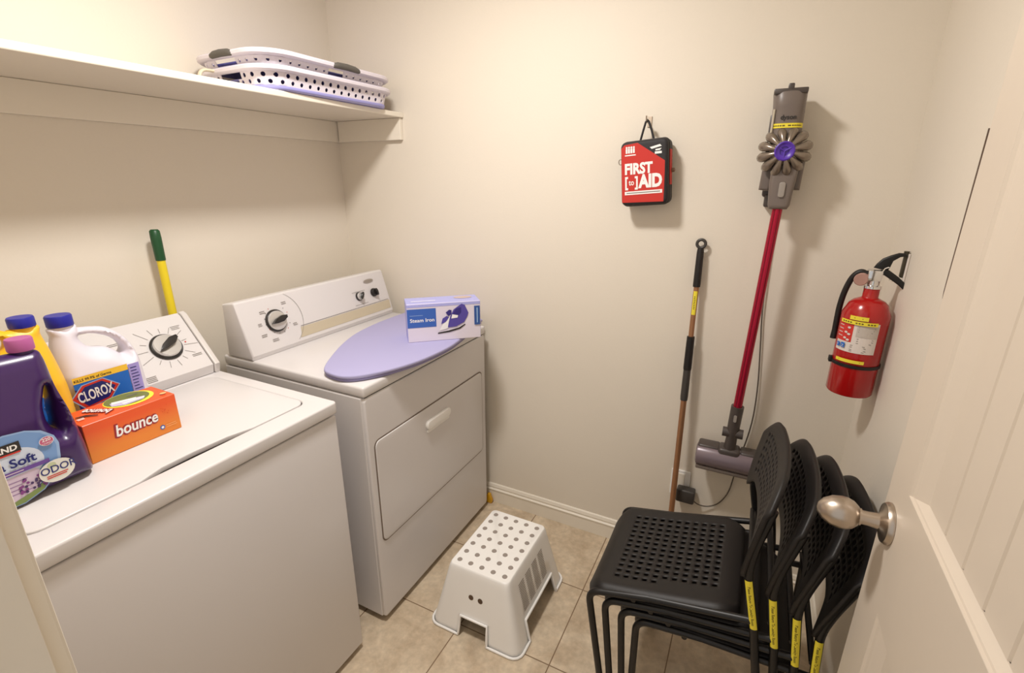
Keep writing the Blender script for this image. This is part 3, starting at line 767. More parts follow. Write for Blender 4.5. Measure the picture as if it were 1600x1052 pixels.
# ------------------------------------------------------------------ yellow pole with green tip behind the washer
pl = empty('broom_handle', 'yellow pole with dark green tip standing behind the washing machine', 'broom handle', (.10, -.905, 0))
bm = bmesh.new(); top = V((-.052, .022, 1.355)); d = top.normalized(); mid = d*1.262
tube(bm, [V((0, 0, 0)), mid], .0125, 20); finish(bm, 'pole', mat('yellow_paint', (232, 208, 40), .35), pl, 50)
bm = bmesh.new(); lathe(bm, [(0, 1.258), (.0142, 1.258), (.0145, 1.262), (.0155, 1.33), (.0145, 1.352), (.010, 1.357), (0, 1.357)], 20, 0, rot_to((0, 0, 0), d)); finish(bm, 'grip', mat('green_plastic', (22, 74, 40), .4), pl, 50)

# yellow plastic piece beside the dryer foot
bm = bmesh.new(); plate(bm, [[(0, 0), (.03, 0), (.034, .018), (.026, .036), (.022, .05), (.008, .05), (0, .03)]], .016, .003, basis((.765, -.026, .0008), (1, 0, 0), (0, 0, 1), (0, 1, 0)))
box(bm, (.70, -.032, .001), (.768, -.02, .02), .002)
o = finish(bm, 'plastic_wedge', mat('amber_plastic', (214, 160, 30), .4), smooth=40); o['label'] = 'small yellow plastic wedge on floor between dryer and back wall'; o['category'] = 'wedge'

# ------------------------------------------------------------------ white step stool
st = empty('step_stool', 'white plastic step stool with grey dots on the tiled floor', 'step stool', (1.097, -.508, 0))
H0 = .25; tx, ty, bx_, by_ = .116, .162, .176, .205
fr = {'x': [0, .06, .12, .18, .24, .30, .5, .7, .76, .82, .88, .94, 1], 'y': [0, .05, .10, .15, .2, .35, .5, .65, .8, .85, .90, .95, 1]}
cutx, cuty = (.29, .71), (.155, .845)
def ring(ax, by, r):
    pts = []
    cs = [(-1, -1), (1, -1), (1, 1), (-1, 1)]
    for i in range(4):
        sx, sy = cs[i]; nx_, ny_ = cs[(i+1) % 4]
        a0 = {0: 180, 1: 270, 2: 0, 3: 90}[i]
        cx, cy = sx*(ax-r), sy*(by-r)
        for k in range(5):
            a = math.radians(a0+90*k/4); pts.append((cx+r*math.cos(a), cy+r*math.sin(a), 'c', 0))
        x0, y0 = pts[-1][:2]
        a = math.radians(a0+90); ex, ey = nx_*(ax-r), ny_*(by-r)
        if i % 2 == 0: end = (ex, sy*by)
        else: end = (sx*ax, ey)
        for f in fr['x' if i % 2 == 0 else 'y'][1:-1]:
            pts.append((x0+(end[0]-x0)*f, y0+(end[1]-y0)*f, 'x' if i % 2 == 0 else 'y', f))
    return pts
def cut_at(p):
    k, f = p[2], p[3]
    return (cutx[0] < f < cutx[1]) if k == 'x' else (cuty[0] < f < cuty[1]) if k == 'y' else False
bm = bmesh.new(); rows = []
levels = [(0.0, 0), (.02, 0), (.045, 0), (.078, 0), (.082, 0), (.15, 0), (.22, 0), (.237, .0), (.244, .25), (.2485, .6), (.25, 1)]
for z, f in levels:
    k = min(z/.243, 1)
    ax = bx_+(tx-bx_)*k-.005*f; by = by_+(ty-by_)*k-.005*f
    rows.append([(bm.verts.new(V((p[0], p[1], z))), p) for p in ring(ax, by, .036-.020*k)])
n = len(rows[0])
for ri in range(len(rows)-1):
    z = levels[ri][0]
    for i in range(n):
        j = (i+1) % n; p, q = rows[ri][i][1], rows[ri][j][1]
        def incut(p, q, zmax, cc):
            fa = p[3]; fb = q[3]
            return p[2] == q[2] and cc[0]-1e-6 <= fa-.001+.0011 and fb <= cc[1]+.011 and levels[ri+1][0] <= zmax+1e-6 and fa >= cc[0]-.011
        if p[2] == 'x' and q[2] == 'x' and p[3] >= .29 and q[3] <= .71 and levels[ri+1][0] <= .079: continue
        if p[2] == 'y' and q[2] == 'y' and p[3] >= .149 and q[3] <= .851 and levels[ri+1][0] <= .083: continue
        # finger holes handled as separate insets
        bm.faces.new((rows[ri][i][0], rows[ri][j][0], rows[ri+1][j][0], rows[ri+1][i][0]))
bm.faces.new([v for v, p in rows[-1]])
for v in list(bm.verts):
    if not v.link_faces: bm.verts.remove(v)
# boundary for the rim lip, before finishing
bed = [e for e in bm.edges if len(e.link_faces) == 1]
adj = {}
for e in bed:
    for v in e.verts: adj.setdefault(v, []).append(e.other_vert(v))
loops_ = []; seen = set()
for v in adj:
    if v in seen: continue
    lp = [v]; seen.add(v); cur = v; prev = None
    while True:
        nx = [q for q in adj[cur] if q not in seen]
        if not nx: break
        cur = nx[0]; seen.add(cur); lp.append(cur)
    loops_.append([q.co.copy() for q in lp])
o = finish(bm, 'stool_body', white_pl, st, 35); m = o.modifiers.new('s', 'SOLIDIFY'); m.thickness = .004; m.offset = -1
bm = bmesh.new()
for lp in loops_:
    c2 = [p+V((p.x, p.y, 0)).normalized()*.004+V((0, 0, .0045 if p.z < .01 else 0)) for p in lp]
    tube(bm, c2, .0046, 8, closed=True)
finish(bm, 'foot_rim', white_pl, st, 60)
for i in range(5):
    for j in range(7):
        bm = bmesh.new(); lathe(bm, [(0, .0012), (.0085, .0012), (.0092, 0)], 14, 0, Matrix.Translation((-.088+.044*i, -.132+.044*j, H0)))
        finish(bm, 'anti_slip_dot', mat('grey_rubber', (150, 140, 132), .8), st)
# finger holes on the short ends and ribbed grips on the long sides
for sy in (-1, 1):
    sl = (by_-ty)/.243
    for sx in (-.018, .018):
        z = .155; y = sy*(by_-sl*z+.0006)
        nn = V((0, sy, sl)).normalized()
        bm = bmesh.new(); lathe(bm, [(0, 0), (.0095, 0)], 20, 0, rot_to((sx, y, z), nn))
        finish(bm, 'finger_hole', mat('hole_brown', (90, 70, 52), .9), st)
for sx in (-1, 1):
    sl = (bx_-tx)/.243
    for k in range(4):
        bm = bmesh.new(); yy = -.105+.052*k
        for r_ in range(14):
            z = .105+.0075*r_; x = sx*(bx_-sl*z)
            wv = .0385
            vs = [V((x+sx*.0008, yy, z)), V((x+sx*.0008, yy+wv, z)), V((x+sx*.0008-sx*sl*.0035, yy+wv, z+.0035)), V((x+sx*.0008-sx*sl*.0035, yy, z+.0035))]
            bm.faces.new([bm.verts.new(p) for p in vs])
        finish(bm, 'ribbed_grip', mat('grip_taupe', (160, 148, 136), .7), st)

# ------------------------------------------------------------------ stacked chairs
BAKE = math.radians(3.5)
def T(x, y, z):
    z -= .43; return V((math.cos(BAKE)*x-math.sin(BAKE)*z, y, .402+math.sin(BAKE)*x+math.cos(BAKE)*z))
HW = .19; R = .0095
def cell_grid(bm, f, us, vs, hole, hr=.30):
    """us, vs: grid lines; hole(i, j) -> True for a cell with a rounded square hole; f(u, v) -> point"""
    for i in range(len(us)-1):
        for j in range(len(vs)-1):
            u0, u1, v0, v1 = us[i], us[i+1], vs[j], vs[j+1]; cu, cv = (u0+u1)/2, (v0+v1)/2
            outer = [(u0, v0), (cu, v0), (u1, v0), (u1, cv), (u1, v1), (cu, v1), (u0, v1), (u0, cv)]
            ov = [bm.verts.new(f(*q)) for q in outer]
            if hole(i, j):
                a, b = (u1-u0)*hr, (v1-v0)*hr
                inner = [(-.8, -.8), (0, -1), (.8, -.8), (1, 0), (.8, .8), (0, 1), (-.8, .8), (-1, 0)]
                iv = [bm.verts.new(f(cu+a*p, cv+b*q)) for p, q in inner]
                for k in range(8): bm.faces.new((ov[k], ov[(k+1) % 8], iv[(k+1) % 8], iv[k]))
            else:
                c = bm.verts.new(f(cu, cv))
                for k in range(0, 8, 2): bm.faces.new((ov[k], ov[k+1], c, ov[k-1]))
    bmesh.ops.remove_doubles(bm, verts=bm.verts, dist=2e-5)
def lin(a, b, n): return [a+(b-a)*i/n for i in range(n+1)]
def post_x(z):           # rear post line (pre-bake)
    if z < .56: return .400
    t = (z-.56)/.21; return .400+.078*(t**1.15)
def make_chair(label):
    t = empty('stacking_chair', label, 'chair', (0, 0, 0), (0, 0, 0), 'black perforated chairs stacked by the door')
    # seat shell
    def fs(u, v):        # u 0 front .. 1 back, v -1..1
        x = -.016+.386*u; y = v*(HW+.004)
        if u < .16: y *= 1-.10*((.16-u)/.16)**3
        if u > .86: y *= 1-.12*((u-.86)/.14)**2
        z = .446+.006*abs(v)**3
        if u < .14: z -= .040*((.14-u)/.14)**2.2
        if u > .85: z -= .018*((u-.85)/.15)**2
        if abs(v) > .86: z -= .018*((abs(v)-.86)/.14)**2
        z -= .006*(1-v*v)*math.sin(PI*min(max(u, 0), 1))
        x += .010*max(0, abs(v)-.8)/.2*(1 if u < .3 else 0)
        return T(x, y, z)
    us = lin(0, .18, 5)+lin(.18, .88, 11)[1:]+lin(.88, 1, 3)[1:]
    vs = lin(-1, -.74, 5)+lin(-.74, .74, 13)[1:]+lin(.74, 1, 5)[1:]
    bm = bmesh.new(); cell_grid(bm, fs, us, vs, lambda i, j: 5 <= i < 16 and 5 <= j < 18 and not (j == 5 and i > 9), .27)
    o = finish(bm, 'seat', black_pl, t, 50); m = o.modifiers.new('s', 'SOLIDIFY'); m.thickness = .006; m.offset = -1
    # back shell
    def fb(v, s):
        y = v*(HW+.006+.012*min(1, max(0, s)/.6)); a = abs(v)
        zb = .555+.050*(1-max(0, (a-.60)/.40)**1.6 if a > .60 else 1)
        zt = .774-.045*max(0, (a-.55)/.45)**2.4
        z = zb+(zt-zb)*s
        if z > .64: y *= 1
        y *= 1-.10*(max(0, .75-abs(s-.15))*0)
        x = post_x(z)+.022*(1-v*v)-.012
        if s > .9: x += .010*((s-.9)/.1)**2
        return T(x, y, z)
    vs2 = lin(-1, -.80, 4)+lin(-.80, .80, 14)[1:]+lin(.80, 1, 4)[1:]
    ss = lin(0, .14, 2)+lin(.14, .86, 6)[1:]+lin(.86, 1, 3)[1:]
    bm = bmesh.new(); cell_grid(bm, fb, vs2, ss, lambda i, j: 4 <= i < 18 and 2 <= j < 8, .28)
    o = finish(bm, 'backrest', black_pl, t, 50); m = o.modifiers.new('s', 'SOLIDIFY'); m.thickness = .011; m.offset = 0
    # tubes
    for s in (-1, 1):
        bm = bmesh.new(); top = T(0, s*HW, .428); b = T(.03, s*HW, .43)
        tube(bm, smooth_path([V((0+.004, s*HW, 0)), T(0.0, s*HW, .432), T(.16, s*(HW-.008), .434)], .035), R, 12)
        finish(bm, 'leg', black_mt, t, 50)
        bm = bmesh.new()
        tube(bm, smooth_path([V((.405, s*(HW+.006), 0)), T(.400, s*HW, .44), T(.400, s*HW, .565), T(.418, s*HW, .625), T(.462, s*HW*.985, .725)], .05), R, 12)
        finish(bm, 'leg', black_mt, t, 50)
        for x0 in (.004, .405):
            bm = bmesh.new(); lathe(bm, [(0, 0), (.0115, 0), (.0115, .018), (.0095, .02)], 14, 0, Matrix.Translation((x0, s*(HW if x0 < .1 else HW+.006), -.0005))); finish(bm, 'foot_cap', black_pl, t, 40)
        bm = bmesh.new(); tube(bm, [T(.15, s*(HW-.008), .434), T(.400, s*HW, .434)], R*.95, 12)
        finish(bm, 'side_rail', black_mt, t, 50)
    bm = bmesh.new(); tube(bm, [T(.394, -HW, .475), T(.394, HW, .475)], R*.8, 12)
    finish(bm, 'crossbar', black_mt, t, 50)
    bm = bmesh.new(); tube(bm, [T(.12, -HW, .425), T(.12, HW, .425)], R*.7, 10); finish(bm, 'seat_support', black_mt, t, 50)
    # yellow label tape down the near rear post
    rr = R+.0009
    c0, c1 = T(.400, -HW, .548), T(.400, -HW, .418); dd_ = (c1-c0).normalized()
    na = V((-.12, -1, 0)).normalized(); side = dd_.cross(na).normalized(); na = side.cross(dd_)
    LT = (c1-c0).length
    P = Print(lambda u, v, h: c0+dd_*u+(na*math.cos(v/rr)+side*math.sin(v/rr)*-1)*(rr+h))
    hh = P.lay()
    for k in range(8): 
        a, b_ = -.0085+.017*k/8, -.0085+.017*(k+1)/8; P.poly([(0, a), (LT, a), (LT, b_), (0, b_)], yellow_st, hh)
    P.text('Please Return To Laundry Room', .014, -.0026, .0082, sticker_ink, width=LT-.026, bold=.00015)
    P.done('label_tape', t)
    return t
def copy_tree(o, parent=None):
    c = o.copy(); COL.objects.link(c); c.parent = parent
    for ch in list(o.children): copy_tree(ch, c)
    return c
poses = [(1.636, .402, 0, -.563, 'black perforated chair at bottom of the stack, its backrest closest to the door knob'),
         (1.595, .422, 3.5, -.568, 'second chair from the floor in the black stack, just above the lowest'),
         (1.550, .439, 5.9, -.572, 'third chair from the floor in the black stack, just under the topmost'),
         (1.506, .455, 8.85, -.577, 'topmost black chair of the stack, its whole perforated seat showing')]
ch0 = make_chair(poses[0][4])
for k, (X, Z, th, Y, lab) in enumerate(poses):
    c = ch0 if k == 0 else copy_tree(ch0)
    c['label'] = lab; t_ = math.radians(th)
    off = V((math.sin(t_)*.402, 0, -math.cos(t_)*.402))
    c.location = V((X, Y, Z))+off; c.rotation_euler = (0, -t_, 0)

# ------------------------------------------------------------------ mop pole against the back wall
mp = empty('mop', 'bronze telescopic mop pole with black grips leaning on back wall', 'mop', (1.632, -.10, 0))
top = V((-.018, .078, 1.315)); d = top.normalized(); mt = rot_to((0, 0, 0), d)
Ls = 1.33/1.315*1.0
bm = bmesh.new(); lathe(bm, [(0, .03), (.0105, .03), (.0105, .80), (0, .80)], 18, 0, mt); lathe(bm, [(0, .80), (.0088, .80), (.0088, 1.21), (0, 1.21)], 18, 0, mt)
finish(bm, 'pole', mat('bronze_metal', (168, 122, 88), .32, .55), mp, 50)
bm = bmesh.new(); lathe(bm, [(0, 1.162), (.012, 1.162), (.0125, 1.17), (.0115, 1.28), (.010, 1.293), (0, 1.295)], 18, 0, mt); finish(bm, 'upper_grip', black_pl, mp, 50)
bm = bmesh.new(); lathe(bm, [(0, .862), (.0135, .862), (.0142, .87), (.0132, .985), (0, .987)], 18, 0, mt); finish(bm, 'lower_grip', black_pl, mp, 50)
bm = bmesh.new(); lathe(bm, [(0, .745), (.0125, .745), (.0135, .76), (.0128, .862), (0, .862)], 18, 0, mt)
plate(bm, [[(.008, .80), (.020, .85), (.024, .862), (.018, .866), (.008, .85)]], .008, .001, mt@basis((0, 0, 0), (1, 0, 0), (0, 0, 1), (0, -1, 0))); finish(bm, 'clamp', dark_grey, mp, 50)
bm = bmesh.new(); rc = d*1.308
tube(bm, [rc+V((math.cos(a), .0, math.sin(a)))*.0135 for a in [2*PI*k/24 for k in range(24)]], .0052, 10, closed=True); finish(bm, 'hanging_ring', dark_grey, mp, 60)
P = Print(lambda u, v, h: mt @ V((math.sin(u/.0095)*(.0092+h), -math.cos(u/.0095)*(.0092+h), v)) if False else d*v+(V((0, -1, 0))*math.cos(u/.0095)+V((1, 0, 0))*math.sin(u/.0095))*(.0092+h))
for k in range(6): P.poly([(-.007+.014*k/6, 1.065), (-.007+.014*(k+1)/6, 1.065), (-.007+.014*(k+1)/6, 1.148), (-.007+.014*k/6, 1.148)], yellow_st, .0002)
P.k = 1; P.lines(-.003, .002, [1.085+.006*i for i in range(8)], .003, sticker_ink); P.done('label_tape', mp)
bm = bmesh.new(); box(bm, (-.10, -.035, .002), (.10, .035, .016), .005); lathe(bm, [(0, .014), (.012, .014), (.010, .04), (0, .04)], 12, 0, None); finish(bm, 'mop_head', dark_grey, mp, 50)

# ------------------------------------------------------------------ cordless vacuum on its wall dock
vac_g = mat('vacuum_grey', (112, 101, 94), .38); vac_d = mat('vacuum_dark', (74, 66, 62), .36); vac_m = mat('cyclone_metallic', (140, 128, 116), .25, .6)
vac_r = mat('red_anodised', (176, 22, 56), .25, .55); vac_p = mat('purple_button', (86, 52, 168), .35)
vacuum_t = empty('cordless_vacuum', 'cordless stick vacuum with red tube hanging on the back wall', 'vacuum cleaner', (1.80, -.085, .51))
VO = V((1.80, -.085, .51)); Q = lambda x, y, z: V((x, y, z))-VO
bm = bmesh.new()
A0, A1 = Q(1.800, -.095, .765), Q(1.822, -.095, 1.432)
tube(bm, [A0, A1], .0165, 24, flat=.85); finish(bm, 'wand', vac_r, vacuum_t, 60)
bm = bmesh.new(); d = (A1-A0).normalized(); x_, y_ = V((1, 0, 0)), V((0, -1, 0))
for dx in (-.006, .006):
    bm = bmesh.new(); tube(bm, [A0+V((dx, -.0145, 0)), A1+V((dx, -.0145, 0))], .0014, 6)
    finish(bm, 'wand_groove', mat('deep_red', (110, 12, 36), .3, .4), vacuum_t)
# lower connector and floor head
bm = bmesh.new()
tube(bm, [Q(1.7975, -.095, .665), Q(1.798, -.095, .70), Q(1.8005, -.095, .775)], [.019, .020, .0205], 20)
tube(bm, [Q(1.798, -.095, .70), Q(1.797, -.094, .655), Q(1.795, -.088, .60), Q(1.793, -.088, .57)], [.016, .018, .020, .022], 18)
finish(bm, 'neck', vac_d, vacuum_t, 60)
bm = bmesh.new(); tube(bm, [Q(1.765, -.095, .672), Q(1.831, -.095, .672)], .017, 20); finish(bm, 'pivot', vac_d, vacuum_t, 40)
bm = bmesh.new(); plate(bm, [rrect(-.005, -.013, .005, .013, .0045)], .004, .001, basis(Q(1.7985, -.1155, .735), (1, 0, 0), (0, 0, 1), (0, -1, 0))); finish(bm, 'release_button', mat('button_grey', (150, 142, 134), .4), vacuum_t)
clear = mat('smoky_clear_plastic', (124, 110, 116), .28, .1)
bm = bmesh.new(); cx0, cx1 = 1.688, 1.905; hz, hy = .560, -.082
lathe(bm, [(0, 0), (.030, 0), (.040, .004), (.042, .012), (.042, cx1-cx0-.012), (.040, cx1-cx0-.004), (.030, cx1-cx0), (0, cx1-cx0)], 28, 0, basis(Q(cx0, hy, hz), (0, 1, 0), (0, 0, 1), (1, 0, 0)))
hd = finish(bm, 'floor_head', clear, vacuum_t, 40)
bm = bmesh.new(); 
for (xa, xb) in ((cx0+.004, 1.765), (1.83, cx1-.004)): box(bm, Q(xa, hy-.020, hz+.022), Q(xb, hy+.035, hz+.045), .008, 3)
box(bm, Q(1.76, hy-.03, hz-.01), Q(1.83, hy+.03, hz+.05), .010, 3)
finish(bm, 'head_cover', vac_d, vacuum_t, 40)
bm = bmesh.new(); box(bm, Q(cx0+.005, hy-.030, hz-.049), Q(cx1-.005, hy+.034, hz-.034), .004, 2); finish(bm, 'sole_plate', vac_g, vacuum_t, 40)
bm = bmesh.new(); tube(bm, [Q(cx0+.012, hy, hz), Q(cx1-.012, hy, hz)], .028, 16); finish(bm, 'brush_bar', mat('brush_purple', (120, 92, 132), .6), vacuum_t, 60)
# upper body
bm = bmesh.new(); plate(bm, [[(1.798, 1.428), (1.846, 1.428), (1.852, 1.44), (1.856, 1.50), (1.862, 1.56), (1.79, 1.56), (1.789, 1.50), (1.794, 1.44)]], .050, .012, basis(-VO+V((0, -.095, 0)), (1, 0, 0), (0, 0, 1), (0, -1, 0)))
finish(bm, 'tube_connector', vac_g, vacuum_t, 40)
bm = bmesh.new(); plate(bm, [rrect(1.816, 1.462, 1.833, 1.505, .007)], .006, .002, basis(-VO+V((0, -.122, 0)), (1, 0, 0), (0, 0, 1), (0, -1, 0))); finish(bm, 'release_button', mat('button_grey', (150, 142, 134), .4), vacuum_t, 40)
bm = bmesh.new(); plate(bm, [[(1.763, 1.482), (1.792, 1.478), (1.800, 1.53), (1.845, 1.53), (1.848, 1.482), (1.872, 1.482), (1.874, 1.56), (1.850, 1.64), (1.775, 1.66), (1.766, 1.56)]], .040, .008, basis(-VO+V((0, -.060, 0)), (1, 0, 0), (0, 0, 1), (0, -1, 0)))
finish(bm, 'wall_side_body', vac_g, vacuum_t, 40)
bm = bmesh.new(); box(bm, Q(1.766, -.085, 1.57), Q(1.784, -.045, 1.69), .004); finish(bm, 'grip', vac_d, vacuum_t, 40)
bm = bmesh.new()
rings = []
for z, cx, hw, dp_ in ((1.600, 1.812, .041, .046), (1.66, 1.811, .0405, .046), (1.70, 1.810, .041, .046), (1.705, 1.810, .041, .047), (1.742, 1.808, .043, .047), (1.746, 1.808, .041, .044)):
    rings.append([bm.verts.new(Q(cx+hw*math.copysign(abs(math.cos(a))**.6, math.cos(a)), -.078+dp_*math.copysign(abs(math.sin(a))**.7, math.sin(a)), z)) for a in [2*PI*k/32 for k in range(32)]])
for p, q_ in zip(rings, rings[1:]):
    for i in range(32): bm.faces.new((p[i], p[(i+1) % 32], q_[(i+1) % 32], q_[i]))
bm.faces.new(rings[0][::-1]); bm.faces.new(rings[-1])
finish(bm, 'dust_bin', vac_g, vacuum_t, 40)
bm = bmesh.new(); box(bm, Q(1.766, -.123, 1.738), Q(1.850, -.03, 1.752), .003); box(bm, Q(1.800, -.124, 1.748), Q(1.815, -.06, 1.764), .003); finish(bm, 'bin_lid', vac_d, vacuum_t, 40)
bm = bmesh.new(); tube(bm, [Q(1.774, -.116, 1.60), Q(1.774, -.116, 1.70)], .003, 8); finish(bm, 'clear_edge', mat('pale_edge', (190, 180, 160), .3), vacuum_t)
P = Print(lambda u, v, h: Q(1.811+.0412*math.copysign(abs(math.sin(u))**.6, math.sin(u)), -.078-.0468*abs(math.cos(u))**.7-h, v))
for k in range(12):
    a, b_ = -1.2+2.4*k/12, -1.2+2.4*(k+1)/12; P.poly([(a, 1.650), (b_, 1.650), (b_, 1.662), (a, 1.662)], yellow_st, .0006)
h = .0009
for k in range(14): P.poly([(-.9+.13*k, 1.654), (-.9+.13*k+.09, 1.654), (-.9+.13*k+.09, 1.6575), (-.9+.13*k, 1.6575)], sticker_ink, h)
P.done('label_tape', vacuum_t)
P = Print(plane_map(Q(1.812, -.1245, 1.672), (1, 0, 0), (0, 0, 1), (0, -1, 0))); P.text('dyson', 0, 0, .017, ink_dk, align='CENTER', bold=.0005); P.done('logo', vacuum_t)
# cyclones
hc = Q(1.8155, -.105, 1.588); bm = bmesh.new()
lathe(bm, [(0, .028), (.030, .028), (.038, .015), (.038, -.03), (0, -.03)], 32, 0, basis(hc, (1, 0, 0), (0, 0, 1), (0, -1, 0)))
for k in range(12):
    a = 2*PI*(k+.5)/12; u = V((math.cos(a), 0, math.sin(a)))
    tube(bm, [hc+u*.022+V((0, -.034, 0)), hc+u*.032+V((0, -.030, 0)), hc+u*.046+V((0, -.020, 0)), hc+u*.056+V((0, -.008, 0)), hc+u*.059+V((0, .006, 0)), hc+u*.055+V((0, .016, 0))], [.005, .007, .0115, .0138, .0132, .007], 12)
finish(bm, 'cyclones', vac_m, vacuum_t, 60)
bm = bmesh.new(); lathe(bm, [(0, .030), (.012, .030), (.0125, .034), (.019, .036), (.023, .040), (.0262, .038), (.0268, .030), (.026, .02)], 36, 0, basis(hc, (1, 0, 0), (0, 0, 1), (0, -1, 0)))
for k in range(3):
    a = 2*PI*k/3+.5; tube(bm, [hc+V((0, -.033, 0)), hc+V((math.cos(a)*.018, -.035, math.sin(a)*.018))], .002, 6)
finish(bm, 'power_button', vac_p, vacuum_t, 40)
# dock
dk = empty('wall_dock', 'dark grey wall dock fixed behind the stick vacuum', 'dock', (1.812, -.001, 1.46))
bm = bmesh.new(); box(bm, (-.038, -.036, .0), (.038, 0, .21), .008, 3); box(bm, (-.03, -.04, -.03), (.03, 0, .01), .006); finish(bm, 'backplate', vac_d, dk, 40)

# outlet, charger and its cord
ol = empty('wall_outlet', 'white wall outlet plate low on back wall behind mop pole', 'outlet', (1.640, -.0005, .365))
bm = bmesh.new(); plate(bm, [rrect(-.036, -.057, .036, .057, .005)], .006, .002, basis((0, -.003, 0), (1, 0, 0), (0, 0, 1), (0, -1, 0))); finish(bm, 'cover_plate', white_pl, ol, 40)
bm = bmesh.new(); plate(bm, [rrect(-.016, -.044, .016, .044, .004)], .003, .001, basis((0, -.0072, 0), (1, 0, 0), (0, 0, 1), (0, -1, 0))); finish(bm, 'socket', trim_m, ol, 40)
cg = empty('charger', 'black plug-in charger with thin cord running up to the vacuum', 'charger', (1.668, -.01, .335))
bm = bmesh.new(); box(bm, (-.034, -.040, -.028), (.034, 0, .028), .007, 3); finish(bm, 'adapter', dark_grey, cg, 40)
bm = bmesh.new(); c0 = V((1.668, -.01, .335))
cp = [(1.695, -.03, .318), (1.72, -.022, .30), (1.755, -.012, .298), (1.79, -.010, .325), (1.815, -.010, .38), (1.825, -.010, .45), (1.832, -.010, .53), (1.845, -.010, .60), (1.855, -.010, .70), (1.853, -.010, .83), (1.840, -.010, .98), (1.828, -.010, 1.12), (1.820, -.012, 1.42)]
tube(bm, [p-c0 for p in spline(cp, 6)], .0024, 8); finish(bm, 'cord', mat('grey_cord', (92, 84, 74), .5), cg, 60)

# ------------------------------------------------------------------ first aid kit on a hook
red_f = mat('red_nylon', (196, 44, 34), .65, bump=.4, scale=900, var=.05); blk_f = mat('black_nylon', (34, 31, 34), .6, bump=.4, scale=900)
fk = empty('first_aid_kit', 'red and black zip first aid bag hanging on back wall', 'first aid kit', (1.429, -.048, 1.430), (0, math.radians(-5), math.radians(-3)))
bm = bmesh.new()
outk = rrect(-.080, 0, .075, .205, .018); 
plate(bm, [outk], .075, .012, basis((0, 0, 0), (1, 0, 0), (0, 0, 1), (0, -1, 0)), 0, 4)
for v in bm.verts:
    v.co.y -= .0
bag = finish(bm, 'bag', blk_f, fk, 40)
P = Print(lambda u, v, h: V((u, -.0378-h, v)))
P.poly([(-.076, .012), (.062, .008), (.064, .06), (.0655, .10), (-.076, .10)], red_f, .0002)
P.poly([(-.076, .10), (.0655, .10), (.066, .135), (-.022, .198), (-.066, .195), (-.076, .185)], red_f, .0002); P.k = 3
P.text('FIRST', -.066, .103, .046, white_print, width=.092, bold=.002, h=.0008)
P.text('[', -.066, .063, .044, white_print, bold=.0016, h=.0008, width=.010); P.text('to', -.052, .067, .026, white_print, bold=.0004, h=.0008, width=.018); P.text(']', -.031, .063, .044, white_print, bold=.0016, h=.0008, width=.010)
P.text('AID', -.017, .058, .056, white_print, width=.078, bold=.0028, h=.0008)
P.rect(-.066, .036, .058, .047, white_print, h=.0008); P.lines(-.06, .052, (.040,), .003, ink, 0)
for i in range(4):
    P.ellipse(-.058+.008*i, .186, .0032, .0032, white_print, 10, h=.0008); P.rect(-.0612+.008*i, .168, -.0552+.008*i, .1825, white_print, h=.0008)
P.rect(-.064, .160, -.028, .1635, white_print, h=.0008)
P.poly([(.018, .180), (.05, .186), (.056, .180), (.024, .174)], white_print, .0008); P.poly([(.036, .172), (.056, .174), (.05, .168), (.036, .168)], white_print, .0008); P.rect(.034, .158, .056, .165, white_print, h=.0008)
P.done('front_print', fk)
bm = bmesh.new()
tube(bm, [(-.024, 0, .203), (-.014, 0, .235), (-.005, 0, .262), (.0, 0, .268), (.005, 0, .262), (.014, 0, .235), (.022, 0, .203)], .0045, 8, flat=.8); finish(bm, 'carry_loop', blk_f, fk, 60)
bm = bmesh.new(); zp = [(x, -.012, z) for x, z in rrect(-.0805, -.0005, .0755, .2055, .018, 6)]; tube(bm, zp, .0022, 6, closed=True); finish(bm, 'zipper', dark_grey, fk)
bm = bmesh.new(); tube(bm, [V((-.087, -.014, .145))+V((math.cos(a)*.006, 0, math.sin(a)*.009)) for a in [2*PI*k/14 for k in range(14)]], .0014, 6, closed=True); finish(bm, 'zipper_pull', nickel, fk, 60)
bm = bmesh.new(); plate(bm, [rrect(.0755, .06, .0775, .17, .0008)], .03, .0004, basis((0, .0, 0), (1, 0, 0), (0, 0, 1), (0, -1, 0)), 0)
lathe(bm, [(0, 0), (.007, 0), (.006, .01), (0, .012)], 12, 1, rot_to((.077, .01, .105), (1, 0, 0))); finish(bm, 'side_strap', [red_f, mat('buckle_brown', (120, 96, 74), .5)], fk)
hk = empty('wall_hook', 'small metal hook on back wall holding the first aid bag', 'hook', (1.405, -.0005, 1.69))
bm = bmesh.new(); box(bm, (-.007, -.003, -.012), (.007, 0, .022), .001); tube(bm, smooth_path([(0, -.001, .0), (0, -.055, .0), (0, -.060, .018)], .01), .0025, 8); finish(bm, 'hook_arm', nickel, hk)

